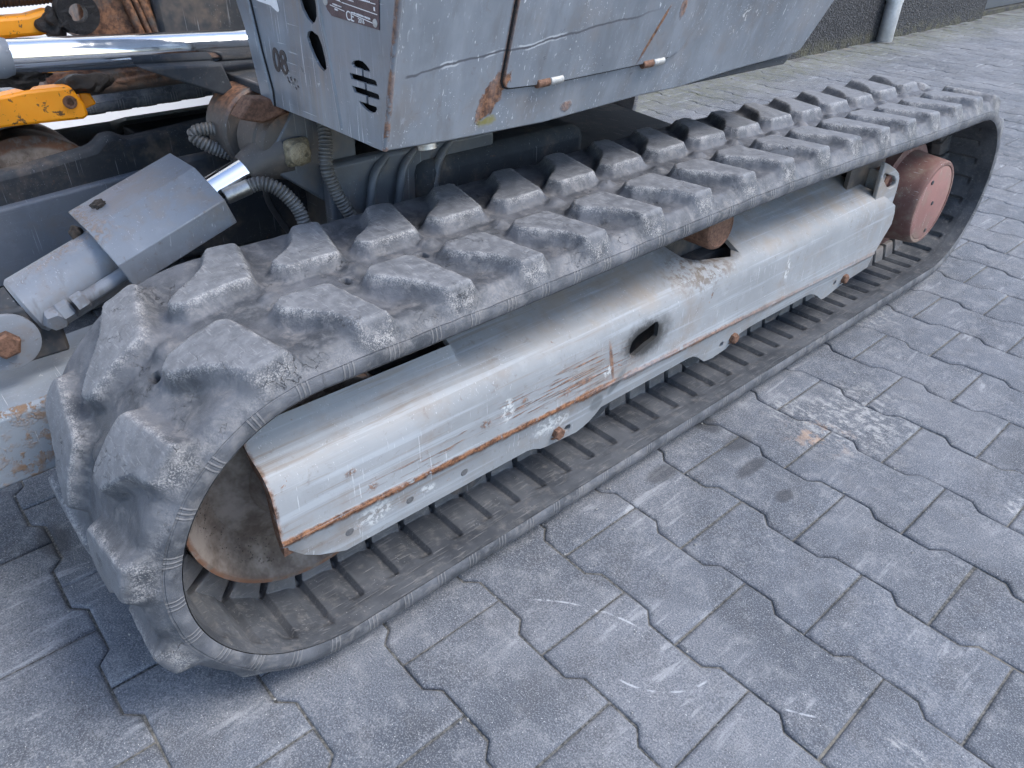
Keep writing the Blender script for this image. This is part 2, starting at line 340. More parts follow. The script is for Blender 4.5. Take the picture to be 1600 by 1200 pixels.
def stone_mat():
    b = NB('concrete_paver')
    rnd = b.n.new('ShaderNodeObjectInfo').outputs['Random']; at = b.attr('tone')
    r = b.math('FRACT', b.add(rnd, at))
    n1 = b.noise(5, 6, .65); n2 = b.noise(28, 8, .72); n3 = b.noise(520, 3, .7); n4 = b.noise(1400, 2, .6)
    c = b.mix(b.step(b.add(b.mul(n1, .78), b.mul(r, .22)), .3, .75), (.078, .088, .106), (.134, .148, .174))
    c = b.mix(b.mul(b.step(n2, .46, .72), .55), c, (.27, .275, .285))
    c = b.mix(b.mul(b.step(b.noise(11, 6, .7), .52, .34), .45), c, (.07, .072, .08))
    c = b.mix(b.mul(b.step(b.noise(2.3, 3, .6), .42, .66), .35), c, (.24, .245, .26))
    # aggregate grains
    c = b.mix(b.mul(b.step(n3, .52, .62), .55), c, (.33, .335, .345))
    c = b.mix(b.mul(b.step(n3, .47, .36), .6), c, (.045, .048, .054))
    sp = b.mul(b.step(b.vor(170), .115, .07), b.step(b.vor(170, out=1), .55, .6))
    c = b.mix(b.mul(sp, .85), c, (.62, .62, .60))
    # chalky scuffs: short brushed streaks in patches
    st = b.step(b.noise(1, 4, .7, v=b.vec((60, 8, 60), (0, 0, .6)), dist=.5), .53, .66)
    c = b.mix(b.mul(b.mul(st, b.step(b.noise(4.5, 3, .6), .48, .62)), .42), c, (.44, .45, .46))
    st2 = b.step(b.add(b.mul(b.noise(1, 4, .7, v=b.vec((30, 70, 60), (0, 0, -.5)), dist=.9), .5), b.mul(b.noise(75, 4, .75), .5)), .47, .60)
    wht = b.ell(b.x, b.y, -.09, .56, .085, .12, .6, .5, 14)
    wht = b.mx(wht, b.ell(b.x, b.y, -.165, .50, .05, .045, .6, .5, 14))
    wht = b.mx(wht, b.ell(b.x, b.y, .27, .005, .035, .010, .5, .5, 40))
    wht = b.mx(wht, b.ell(b.x, b.y, .193, .541, .012, .03, .5, .6, 40))
    wht = b.mx(wht, b.ell(b.x, b.y, -.30, .97, .07, .08, .7, .6, 14))
    c = b.mix(b.mul(b.mul(st2, wht), .62), c, (.46, .46, .45))
    orr = b.mul(b.ell(b.x, b.y, -.11, .47, .05, .05, .6, .7, 20), b.step(b.noise(30, 5, .7), .5, .62))
    c = b.mix(b.mul(orr, .5), c, (.42, .27, .17))
    # oil drips
    oil = None
    for (xx, yy, rx, ry) in ((-.222, .171, .016, .034), (-.061, .276, .011, .019), (-.190, .337, .018, .034), (-.135, .30, .012, .04), (-.26, .34, .03, .02), (-.70, -.62, .04, .02)):
        e = b.ell(b.x, b.y, xx, yy, rx, ry, .35, .25, 40); oil = e if oil is None else b.mx(oil, e)
    c = b.mix(b.mul(oil, .62), c, (.035, .036, .04))
    # thin chalk arcs scraped by something dragged
    def circ(p1, p2, p3):
        A = np.array([[2 * (p2[0] - p1[0]), 2 * (p2[1] - p1[1])], [2 * (p3[0] - p1[0]), 2 * (p3[1] - p1[1])]])
        B = np.array([p2[0] ** 2 + p2[1] ** 2 - p1[0] ** 2 - p1[1] ** 2, p3[0] ** 2 + p3[1] ** 2 - p1[0] ** 2 - p1[1] ** 2])
        c_ = np.linalg.solve(A, B); return float(c_[0]), float(c_[1]), float(np.hypot(p1[0] - c_[0], p1[1] - c_[1]))
    for pts3 in (((-.18, -.179), (-.112, -.12), (-.054, -.096)), ((-.018, -.173), (.036, -.143), (.06, -.086)), ((.145, -.053), (.169, -.038), (.196, -.014))):
        cx, cy, rr = circ(*pts3); mx_, my_ = pts3[1]; hw = math.dist(pts3[0], pts3[2]) * .52
        dx = b.sub(b.x, cx); dy = b.sub(b.y, cy)
        d = b.math('ABSOLUTE', b.sub(b.math('SQRT', b.add(b.mul(dx, dx), b.mul(dy, dy))), rr))
        a = b.mul(b.step(d, .0003, .0022, 1., 0.), b.step(b.noise(40, 3, .6), .42, .55))
        ex = b.sub(b.x, mx_); ey = b.sub(b.y, my_)
        sel = b.step(b.math('SQRT', b.add(b.mul(ex, ex), b.mul(ey, ey))), hw * .8, hw, 1., 0.)
        c = b.mix(b.mul(b.mul(a, sel), .55), c, (.58, .60, .62))
    # moss along the building
    ms = b.mul(b.step(b.add(b.x, b.mul(b.sub(b.noise(5, 5, .7), .5), .5)), -1.55, -1.95), b.step(b.noise(26, 5, .7), .35, .6))
    c = b.mix(b.mul(ms, .45), c, (.13, .135, .055))
    nn = b.bump(n2, .0020, .55); nn = b.bump(n3, .0012, .9, nn); nn = b.bump(n4, .0004, .5, nn)
    return b.done(c, .82, 0., nn, .35)
M_STONE = stone_mat()
b = NB('joint_sand'); _n = b.noise(180, 5, .7)
_c = b.mix(b.step(_n, .35, .7), (.05, .052, .052), (.21, .205, .19))
_c = b.mix(b.mul(b.step(b.noise(7, 4, .6), .55, .68), .6), _c, (.26, .24, .20))
M_JOINT = b.done(_c, .95, 0, b.bump(_n, .004, 1.0))
b = NB('aggregate_plinth'); _v = b.vor(95); _v2 = b.vor(95, out=1)
_c = b.mix(b.step(_v2, .3, .8), (.008, .008, .010), (.032, .032, .036))
_c = b.mix(b.mul(b.step(b.noise(160, 4, .7), .60, .66), .8), _c, (.34, .34, .34))
_c = b.mix(b.mul(b.mul(b.step(b.z, .10, .0), b.step(b.noise(14, 5, .7), .4, .6)), .6), _c, (.09, .085, .045))
M_PLINTH = b.done(_c, .75, 0, b.bump(_v, .006, .9))
M_WALL = plain('pale_render', (.55, .54, .52), .85, 0, .08, 6)
M_DOORW = plain('white_door_metal', (.86, .86, .86), .55, 0, .03, 4, .0002)
M_DOORD = plain('dark_blue_grey_door', (.05, .06, .075), .5, 0, .1, 4)
M_ZINC = plain('zinc_pipe', (.60, .61, .62), .42, .65, .18, 9)

# ------------------------------------------------------------------ object helpers
def tag(o, label=None, cat=None, group=None, kind=None):
    if label: o['label'] = label
    if cat: o['category'] = cat
    if group: o['group'] = group
    if kind: o['kind'] = kind
    return o
def link(name, me, mat=None, parent=None):
    o = bpy.data.objects.new(name, me); COL.objects.link(o)
    if mat is not None:
        if len(me.materials) == 0: me.materials.append(mat)
    if parent is not None: o.parent = parent
    return o
def pydata(name, v, f, mat, parent=None, smooth=None):
    me = bpy.data.meshes.new(name); me.from_pydata([tuple(p) for p in v], [], f); me.validate(); me.update()
    bm = bmesh.new(); bm.from_mesh(me); bmesh.ops.recalc_face_normals(bm, faces=bm.faces); bm.to_mesh(me); bm.free()
    if smooth is not None:
        me.shade_smooth(); me.set_sharp_from_angle(angle=math.radians(smooth))
    return link(name, me, mat, parent)
def bevel(o, w, seg=2, ang=30):
    m = o.modifiers.new('bevel', 'BEVEL'); m.width = w; m.segments = seg; m.limit_method = 'ANGLE'; m.angle_limit = math.radians(ang)
    o.data.shade_smooth(); o.data.set_sharp_from_angle(angle=math.radians(50))
    return o
def box(name, a, b_, mat, parent=None, bev=.003):
    x0, y0, z0 = a; x1, y1, z1 = b_
    v = [(x0, y0, z0), (x1, y0, z0), (x1, y1, z0), (x0, y1, z0), (x0, y0, z1), (x1, y0, z1), (x1, y1, z1), (x0, y1, z1)]
    f = [(0, 3, 2, 1), (4, 5, 6, 7), (0, 1, 5, 4), (1, 2, 6, 5), (2, 3, 7, 6), (3, 0, 4, 7)]
    o = pydata(name, v, f, mat, parent)
    if bev: bevel(o, bev)
    return o
def prism(name, poly, origin, ux, uy, depth, mat, parent=None, bev=0., off=0.):
    """extrude a 2-D polygon (in axes ux, uy) by depth along ux x uy, starting at off"""
    ux = Vector(ux).normalized(); uy = Vector(uy).normalized(); n = ux.cross(uy); O = Vector(origin)
    k = len(poly)
    v = [O + ux * p[0] + uy * p[1] + n * off for p in poly] + [O + ux * p[0] + uy * p[1] + n * (off + depth) for p in poly]
    f = [tuple(range(k))[::-1], tuple(range(k, 2 * k))] + [(i, (i + 1) % k, k + (i + 1) % k, k + i) for i in range(k)]
    o = pydata(name, v, f, mat, parent)
    if bev: bevel(o, bev)
    return o
def lathe(name, prof, origin, axis, mat, parent=None, seg=48, smooth=35):
    """prof: (along, radius) list; closed at the ends"""
    ax = Vector(axis).normalized(); t = Vector((0, 0, 1)) if abs(ax.z) < .9 else Vector((1, 0, 0))
    u = ax.cross(t).normalized(); w = ax.cross(u); O = Vector(origin); v = []; f = []
    for a, r in prof:
        for i in range(seg):
            th = 2 * PI * i / seg; v.append(O + ax * a + (u * math.cos(th) + w * math.sin(th)) * r)
    for j in range(len(prof) - 1):
        for i in range(seg):
            k = (i + 1) % seg; f.append((j * seg + i, j * seg + k, (j + 1) * seg + k, (j + 1) * seg + i))
    f.append(tuple(range(seg))[::-1]); f.append(tuple(range((len(prof) - 1) * seg, len(prof) * seg)))
    return pydata(name, v, f, mat, parent, smooth)
def cyl(name, a, b_, r, mat, parent=None, seg=32, bev=.0015):
    a = Vector(a); L = (Vector(b_) - a).length
    return lathe(name, [(0, r - bev), (bev, r), (L - bev, r), (L, r - bev)], a, Vector(b_) - a, mat, parent, seg)
def spline(pts, n):
    P = [Vector(p) for p in pts]; P = [P[0] * 2 - P[1]] + P + [P[-1] * 2 - P[-2]]; out = []
    segs = len(P) - 3
    for i in range(n + 1):
        t = i / n * segs; k = min(int(t), segs - 1); t -= k
        a, b_, c, d = P[k:k + 4]
        out.append(.5 * ((2 * b_) + (c - a) * t + (2 * a - 5 * b_ + 4 * c - d) * t * t + (3 * b_ - a - 3 * c + d) * t ** 3))
    return out
def tube(name, pts, rad, mat, parent=None, n=60, seg=12, ring=None, amp=.0):
    C_ = spline(pts, n); v = []; f = []; prev = None; L = 0
    for i, p in enumerate(C_):
        d = (C_[min(i + 1, n)] - C_[max(i - 1, 0)]).normalized()
        if i: L += (p - C_[i - 1]).length
        if prev is None:
            u = d.cross(Vector((0, 0, 1)));  u = u if u.length > .1 else d.cross(Vector((1, 0, 0)))
        else: u = prev - d * prev.dot(d)
        u.normalize(); prev = u; w = d.cross(u)
        r = rad
        if ring: 
            ph = (L / ring) % 1.0; r = rad + amp * max(0., math.sin(ph * PI)) ** .6
        for k in range(seg):
            th = 2 * PI * k / seg; v.append(p + (u * math.cos(th) + w * math.sin(th)) * r)
    for i in range(n):
        for k in range(seg):
            q = (k + 1) % seg; f.append((i * seg + k, i * seg + q, (i + 1) * seg + q, (i + 1) * seg + k))
    f.append(tuple(range(seg))[::-1]); f.append(tuple(range(n * seg, (n + 1) * seg)))
    return pydata(name, v, f, mat, parent, 60)
def hexbolt(name, p, axis, r, h, mat, parent, washer=True):
    ax = Vector(axis).normalized(); t = Vector((0, 0, 1)) if abs(ax.z) < .9 else Vector((1, 0, 0))
    u = ax.cross(t).normalized(); w = ax.cross(u); P = Vector(p); v = []; f = []
    rings = ([(0, r * 1.35, 24), (h * .2, r * 1.35, 24)] if washer else []) 
    bm = bmesh.new()
    def ringv(a, rr, s, rot=.2): return [bm.verts.new(P + ax * a + (u * math.cos(rot + 2 * PI * i / s) + w * math.sin(rot + 2 * PI * i / s)) * rr) for i in range(s)]
    def shell(L):
        for A, B in zip(L, L[1:]):
            s = len(A)
            for i in range(s): bm.faces.new((A[i], A[(i + 1) % s], B[(i + 1) % s], B[i]))
        bm.faces.new(L[0][::-1]); bm.faces.new(L[-1])
    if washer: shell([ringv(0, r * 1.35, 24), ringv(h * .18, r * 1.35, 24)])
    shell([ringv(h * .181, r, 6), ringv(h * .85, r, 6), ringv(h, r * .8, 6)])
    bmesh.ops.recalc_face_normals(bm, faces=bm.faces)
    me = bpy.data.meshes.new(name); bm.to_mesh(me); bm.free()
    return link(name, me, mat, parent)
def boolean(o, cutters):
    for c in cutters:
        m = o.modifiers.new('cut', 'BOOLEAN'); m.operation = 'DIFFERENCE'; m.solver = 'EXACT'; m.object = c
    dg = bpy.context.evaluated_depsgraph_get(); dg.update()
    me = bpy.data.meshes.new_from_object(o.evaluated_get(dg)); o.modifiers.clear(); old = o.data; o.data = me
    for c in cutters: bpy.data.objects.remove(c)
    return o
def text(name, body, size, origin, ux, uy, mat, parent, ext=.0004, shear=0., bold=0.):
    cu = bpy.data.curves.new(name, 'FONT'); cu.body = body; cu.size = size; cu.extrude = ext; cu.shear = shear; cu.offset = size * bold
    o = bpy.data.objects.new(name, cu)
    COL.objects.link(o); dg = bpy.context.evaluated_depsgraph_get(); dg.update()
    me = bpy.data.meshes.new_from_object(o.evaluated_get(dg)); bpy.data.objects.remove(o)
    ux = Vector(ux).normalized(); uy = Vector(uy).normalized(); n = ux.cross(uy); O = Vector(origin)
    for vv in me.vertices: vv.co = O + ux * vv.co.x + uy * vv.co.y + n * vv.co.z
    me.materials.clear()
    return link(name, me, mat, parent)

# ================================================================== SETTING
P_, Q_, A_ = .200, .13983, .0085
def stone_outline(g=.0011):
    """I-shaped interlocking paver, centred on its own centre, x = run direction"""
    h = P_ / 2 - g; q = Q_ / 2 - g
    t0, t1 = P_ * .21, P_ * .29
    up = [(-h, q + A_), (-t1, q + A_), (-t0, q - A_), (t0, q - A_), (t1, q + A_), (h, q + A_)]
    return up[::-1] + [(x, -y) for x, y in up]
# note: the wide ends sit at the straight joints; the neighbour course is half a stone over
def stone_mesh(seed):
    r = random.Random(seed); o = stone_outline(); k = len(o); v = []; f = []
    def inset(d):
        out = []
        for i in range(k):
            a = Vector(o[i - 1]); b_ = Vector(o[i]); c = Vector(o[(i + 1) % k])
            n1 = Vector((-(b_ - a).y, (b_ - a).x)).normalized(); n2 = Vector((-(c - b_).y, (c - b_).x)).normalized()
            m = (n1 + n2); m = m / max(.3, m.length_squared) * 2 * .5 * 2 / 2
            mm = (n1 + n2).normalized(); s = d / max(.4, mm.dot(n1)); out.append(b_ + mm * s)
        return out
    j = [(r.uniform(-.0005, .0005), r.uniform(-.0005, .0005)) for _ in range(k)]
    for d, z in ((0, -.045), (0, -.0045), (.0012, -.0020), (.0042, -.0003), (.0070, 0.)):
        for i, p in enumerate(inset(d)): v.append((p.x + j[i][0], p.y + j[i][1], z + (r.uniform(-.0004, .0004) if d else 0)))
    for L in range(4):
        for i in range(k): f.append((L * k + i, L * k + (i + 1) % k, (L + 1) * k + (i + 1) % k, (L + 1) * k + i))
    f.append(tuple(range(4 * k, 5 * k)))
    me = bpy.data.meshes.new('paving_stone'); me.from_pydata(v, [], f); me.update(); me.shade_smooth(); me.set_sharp_from_angle(angle=math.radians(60))
    me.materials.append(M_STONE)
    return me
stones = [stone_mesh(i) for i in range(6)]
pavement = box('pavement', (-2.2, -3, -.25), (6, 14, -.0048), M_JOINT, None, 0); tag(pavement, kind='structure')
C0 = Vector((.30756, -.65158, .80103)); FP = 1171.08
def proj(p):
    d = Vector(p) - C0; z = -d.dot(cz_); 
    return (800 + FP * d.dot(cx_) / z, 600 - FP * d.dot(cy_) / z, z) if z > .05 else None
cand = []
for j in range(-20, 34):
    for i in range(-18, 75):
        # run direction of a course is X; courses stack along Y in the lattice measured from the photo
        u = (i + (.5 if j % 2 else 0.)) * P_ - P_ / 2; v_ = j * Q_
        if not (-2.0 < u < 3.4): continue
        cand.append((u, v_, j))
cand2 = []
for j in range(-24, 95):
    for i in range(-12, 32):
        u = (i + .5 + (.5 if j % 2 else 0.)) * P_; v_ = j * Q_
        if -2.06 < u < 5.4: cand2.append((u, v_))
def hidden(u, v_):
    # under the machine: footprint between and below the two tracks
    return (-1.75 < u < -.36 and -.62 < v_ < 1.3)
vis = []
for (u, v_) in cand2:
    p = proj((u, v_, 0))
    inside = p and -60 < p[0] < 1660 and -40 < p[1] < 1260 and not hidden(u, v_)
    vis.append((p[2] if inside else 1e9, u, v_))
vis.sort()
rest_v = []; rest_f = []; rest_t = []
for n_, (d, u, v_) in enumerate(vis):
    me = stones[(n_ * 7) % 6]
    flip = random.random() < .5
    tilt = Matrix.Rotation(random.gauss(0, .004), 4, 'X') @ Matrix.Rotation(random.gauss(0, .004), 4, 'Y') @ Matrix.Rotation(random.gauss(0, .003) + (PI if flip else 0), 4, 'Z')
    loc = Vector((u, v_, random.gauss(-.0006, .0007)))
    if n_ < 300 and d < 1e8:
        o = bpy.data.objects.new('paving_stone', me); COL.objects.link(o)
        o.matrix_world = Matrix.Translation(loc) @ tilt; o.parent = pavement
    else:
        b0 = len(rest_v); t = random.random()
        for q in me.vertices: rest_v.append(tuple(loc + (tilt @ q.co))); rest_t.append(t)
        for q in me.polygons:
            if len(q.vertices) != 4 or max(q.vertices) >= 24: rest_f.append(tuple(b0 + w for w in q.vertices))
me = bpy.data.meshes.new('distant_paving'); me.from_pydata(rest_v, [], rest_f); me.update(); me.shade_smooth(); me.set_sharp_from_angle(angle=math.radians(60))
at = me.attributes.new('tone', 'FLOAT', 'POINT'); at.data.foreach_set('value', rest_t)
dp = link('distant_paving', me, M_STONE, pavement); dp['kind'] = 'stuff'
ground = box('ground', (-60, -60, -.6), (60, 60, -.26), M_JOINT, None, 0); tag(ground, kind='structure')

gr_ = random.Random(3); gv_ = []; gf_ = []
for _ in range(1500):
    x = gr_.uniform(-.9, 1.2); y = gr_.uniform(-.8, 2.2); r_ = gr_.choice([.0007, .0009, .0013, .002])
    if gr_.random() < .6: y = round((y - Q_ / 2) / Q_) * Q_ + Q_ / 2 + gr_.gauss(A_ * gr_.choice((-1, 1)), .003)
    b0 = len(gv_)
    for k in range(6):
        d_ = ((1, 0, 0), (-1, 0, 0), (0, 1, 0), (0, -1, 0), (0, 0, 1), (0, 0, -1))[k]
        gv_.append((x + d_[0] * r_ * gr_.uniform(.6, 1.3), y + d_[1] * r_ * gr_.uniform(.6, 1.3), d_[2] * r_ * .8 + r_ * .4 + .0004))
    for t in ((0, 2, 4), (2, 1, 4), (1, 3, 4), (3, 0, 4), (2, 0, 5), (1, 2, 5), (3, 1, 5), (0, 3, 5)): gf_.append(tuple(b0 + q for q in t))
M_GRIT = plain('pale_grit', (.30, .295, .28), .8, 0, .5, 60)
go = pydata('loose_grit', gv_, gf_, M_GRIT); tag(go, 'fine pale grit scattered over the paving and in its joints', 'grit', kind='stuff')

# building behind
bld = bpy.data.objects.new('building', None); COL.objects.link(bld); bld.location = (-2.06, 3, 0)
tag(bld, 'building with dark speckled stone plinth and moss at its foot behind the excavator', 'building')
def world_child(o, root):
    o.parent = root; o.matrix_parent_inverse = root.matrix_world.inverted() if False else Matrix.Translation(-root.location)
    return o
o = box('plinth', (-2.30, 1.30, -.05), (-2.055, 6.36, .62), M_PLINTH, None, .006); world_child(o, bld)
o = box('wall', (-2.40, 1.30, .621), (-2.075, 6.36, 4.2), M_WALL, None, .004); world_child(o, bld)
o = box('wall', (-2.40, -5.0, 2.6), (-2.075, 1.296, 4.2), M_WALL, None, .004); world_child(o, bld)
o = box('white_door', (-2.30, -5.0, -.04), (-2.10, 1.296, 2.598), M_DOORW, None, .004); world_child(o, bld)
o['label'] = 'white door panel behind the far track'
o = box('dark_door', (-2.45, 6.364, .03), (-2.16, 12.0, 3.0), M_DOORD, None, .004); world_child(o, bld)
o['label'] = 'dark blue grey door panel at the right end of the plinth'
o = box('door_sill', (-2.45, 6.364, -.04), (-2.12, 12.0, .028), M_PLINTH, None, .003); world_child(o, bld)

pipe = bpy.data.objects.new('downpipe', None); COL.objects.link(pipe); pipe.location = (-2.003, 4.626, 0)
tag(pipe, 'grey zinc downpipe standing on the paving against the dark plinth', 'downpipe')
PR = .047
o = lathe('pipe_tube', [(0, PR), (.002, PR + .001), (.24, PR + .001), (.241, PR)], (0, 0, .0), (0, 0, 1), M_ZINC, pipe, 40)
o = lathe('pipe_socket', [(.232, PR + .0011), (.233, PR + .005), (.262, PR + .005), (.270, PR - .001), (3.9, PR - .001), (3.901, PR - .002)], (0, 0, 0), (0, 0, 1), M_ZINC, pipe, 40)
o = lathe('pipe_collar', [(0, PR + .018), (.004, PR + .016), (.0055, PR + .0015)], (0, 0, .0), (0, 0, 1), M_JOINT, pipe, 40)

# ================================================================== EXCAVATOR
EX = bpy.data.objects.new('mini_excavator', None); COL.objects.link(EX)
tag(EX, 'worn grey mini excavator with cracked rubber tracks parked on grey paving', 'excavator')
XC, XE = -.397, -.247        # belt centre and outer edge
YF, YR, ZC, RIN = -.385, 1.205, .2255, .1725

# ---- belt path on the inner surface
NS = 1476
path = []
def zt(y): return .398 + .012 * math.exp(-((y - .42) / .42) ** 2) * 1.0 - .0035 * math.exp(-((y + .05) / .2) ** 2) * 0
top = [(y, zt(y)) for y in np.linspace(YF, YR, 300)]
rear = [(YR + RIN * 1.03 * math.sin(a), ZC + RIN * math.cos(a)) for a in np.linspace(0, PI, 140)][1:]
bot = [(y, ZC - RIN) for y in np.linspace(YR, YF, 300)][1:]
fro = [(YF - RIN * math.sin(a), ZC - RIN * math.cos(a)) for a in np.linspace(0, PI, 140)][1:]
pp = np.array(top + rear + bot + fro[:-1])
nx_ = np.roll(pp, -1, 0) - np.roll(pp, 1, 0); nx_ /= np.linalg.norm(nx_, axis=1)[:, None]
nrm = np.stack([-nx_[:, 1], nx_[:, 0]], 1)       # outward (left of travel: +y on the top run -> up)
off = pp + nrm * .013
dl = np.linalg.norm(np.roll(off, -1, 0) - off, axis=1); cum = np.concatenate([[0], np.cumsum(dl)]); LT = cum[-1]
NL = round(LT / .105); PT = LT / NL
sg = np.arange(NS) / NS * LT
def interp(arr):
    e = np.vstack([arr, arr[:1]]); return np.stack([np.interp(sg, cum, e[:, k]) for k in range(2)], 1)
PY = interp(pp); PN = interp(nrm)
# smooth normals a little so run-to-arc change is soft
for _ in range(30): PN = (np.roll(PN, 1, 0) + PN * 2 + np.roll(PN, -1, 0)) / 4
PN /= np.linalg.norm(PN, axis=1)[:, None]
S0 = float(np.interp(-.130, np.array(top)[:, 0], cum[:300]))    # phase of lug 0

def sdf(px, py, poly):
    P = np.array(poly); d = np.full(px.shape, 1e9); sgn = np.ones(px.shape)
    k = len(P)
    for i in range(k):
        a = P[i]; b_ = P[i - 1]; e = b_ - a; wx = px - a[0]; wy = py - a[1]
        t = np.clip((wx * e[0] + wy * e[1]) / (e @ e), 0, 1)
        bx = wx - e[0] * t; by = wy - e[1] * t; d = np.minimum(d, bx * bx + by * by)
        c1 = py >= a[1]; c2 = py < b_[1]; c3 = e[0] * wy > e[1] * wx
        m = (c1 & c2 & c3) | (~c1 & ~c2 & ~c3); sgn = np.where(m, -sgn, sgn)
    return sgn * np.sqrt(d)
def sm(x, a, b_):
    t = np.clip((x - a) / (b_ - a), 0, 1); return t * t * (3 - 2 * t)
NEAR = [(-.352, -.024), (-.342, -.034), (-.328, -.034), (-.300, -.012), (-.284, -.002), (-.244, .006), (-.240, .012), (-.241, .034), (-.246, .038), (-.345, .027), (-.351, .020)]
NEAR = [(x - .004 - .007 * (x > -.26), y * 1.06) for x, y in NEAR]
FAR = [(-.414, .006), (-.404, .012), (-.402, .074), (-.408, .079), (-.500, .102), (-.507, .098), (-.509, .070), (-.503, .066), (-.462, .049), (-.448, .036), (-.430, .010), (-.424, .004)]
FAR = [(x - .010 + .006 * (x < -.49), y) for x, y in FAR]
nX = 105
xs = np.linspace(XE - .300, XE, nX)
Sg, Xg = np.meshgrid(sg, xs, indexing='ij')
def lowf(a, b_, sc, seed):
    r = np.random.default_rng(seed); o = np.zeros(a.shape)
    for _ in range(7):
        kx = r.integers(-40, 40) * 2 * PI / LT * sc; ky = r.uniform(-60, 60) * sc; o += np.sin(a * kx + b_ * ky + r.uniform(0, 6.28))
    return o / 7
wobx = lowf(Sg, Xg, 1, 1) * .0012; woby = lowf(Sg, Xg, 1, 2) * .0012
hl = np.zeros(Sg.shape); best = np.full(Sg.shape, -1, int); dmin = np.full(Sg.shape, 1.0)
SW = Sg - S0 + LT
kk = np.floor(SW / PT).astype(int); ph = SW - kk * PT
lr = np.random.default_rng(5)
lugH = .0245 + lr.normal(0, .0008, (2, NL)); lugX = lr.normal(0, .0012, (2, NL))
sc_ = PT / .105
for side_i, poly in ((0, NEAR), (1, FAR)):
    poly = [(x, y * sc_) for x, y in poly]
    for sh in (-1, 0, 1):
        yy = ph - sh * PT
        m = (yy > -.07) & (yy < .14)
        idx = (kk + sh) % NL
        d = np.full(Sg.shape, 1.0)
        d[m] = sdf(Xg[m] + wobx[m] + lugX[side_i][idx[m]], yy[m] + woby[m], poly)
        out_w = np.where((Xg > -.262) | (Xg < -.530), .0125, .0105)
        out_w = out_w + .004 * lowf(Sg, Xg, .8, 9)
        h = lugH[side_i][idx] * (1 - np.clip((d + .0006) / (out_w + .001), 0, 1)) ** 1.45
        up = h > hl
        hl = np.where(up, h, hl); best = np.where(up, idx + side_i * NL, best); dmin = np.minimum(dmin, d)
hl = (np.roll(hl, 1, 0) + np.roll(hl, -1, 0) + 8 * hl) / 10
low = sm(-PN[:, 1], .55, .9)[:, None]          # ground run: lug ends squashed flat under the belt edge
dxe = np.minimum(Xg - xs[0], xs[-1] - Xg)
hl = hl * (sm(dxe, -.001, .0135) * (1 - low) + sm(dxe, .012, .040) * low)
# base carcass thickness with rounded shoulders
dx = np.minimum(Xg - xs[0], xs[-1] - Xg)
base = .0165 + .0180 * sm(dx, -.003, .018) + .0065 * low * (1 - sm(dx, .0, .022)) - .0015 * sm(dx, .034, .066)
pk = ((SW + .036) / PT) % 1.0 * PT; pk = np.where(pk > PT / 2, pk - PT, pk)
base = base - .0050 * np.exp(-((Xg + .305) / .030) ** 2 - (pk / .017) ** 2) - .0030 * np.exp(-((Xg + .455) / .035) ** 2 - ((pk - .052 + PT * (pk < -.02)) / .018) ** 2)
hl = hl / .0245 * (.0505 - base)
H = base + hl
# dished floor between lugs, cores showing, random lumps
H += .0010 * lowf(Sg, Xg, 2.2, 3) * (1 - np.clip(hl / .016, 0, 1)) + .0006 * lowf(Sg, Xg, 5, 4)
ph2 = ((SW - (-.024 * sc_)) / PT) % 1.0 * PT; ph2 = np.where(ph2 > PT / 2, ph2 - PT, ph2)
bt = np.sqrt((Xg + .389 + .006 * np.sin(kk * 2.1)) ** 2 + (ph2 * 1.0) ** 2)
H = np.maximum(H, (.033 + .0075 * (1 - sm(bt, .004, .017))) * (bt < .02))
pit = np.zeros(Sg.shape)
ph3 = ((SW + .047 * sc_) / PT) % 1.0 * PT; k3 = np.floor((SW + .047 * sc_) / PT).astype(int) % NL
ph3 = np.where(ph3 > PT / 2, ph3 - PT, ph3); k3 = np.round((SW + .047 * sc_) / PT).astype(int) % NL
pr_ = lr.random(NL); pr_[[NL - 1, NL - 2, NL - 3, 0, 1]] = [.95, .9, .92, .93, .3]
rr = np.sqrt(((Xg + .372) / 1.2) ** 2 + (ph3 * 1.35) ** 2) + .0012 * lowf(Sg, Xg, 6, 12)
prob = pr_[k3]
pr0 = np.where(prob > .90, .0068 * prob, 0.)
pit = (1 - sm(rr, pr0 * .7, pr0 * 1.0 + 1e-4)) * (prob > .90) * (1 - sm(hl, .003, .010))
H -= pit * .014
wear = np.exp(-((dmin + .0002) / .0026) ** 2) + .25 * np.exp(-((dx - .004) / .004) ** 2)
topa = sm(hl / (.0505 - base), .80, .99)

def pos3(PY, PN, Hh, Xx):
    y = PY[:, 0][:, None] + PN[:, 0][:, None] * Hh; z = PY[:, 1][:, None] + PN[:, 1][:, None] * Hh
    return np.stack([Xx, y, z], -1)
Pout = pos3(PY, PN, H, Xg)
def gridnormals(P, flip=1):
    ds = np.roll(P, -1, 0) - np.roll(P, 1, 0); dxx = np.gradient(P, axis=1)
    n = np.cross(dxx, ds) * flip; return n / (np.linalg.norm(n, axis=-1)[..., None] + 1e-12)
Nout = gridnormals(Pout)
if Nout[100, 50] @ np.array([0, *PN[100]]) < 0: Nout = -Nout

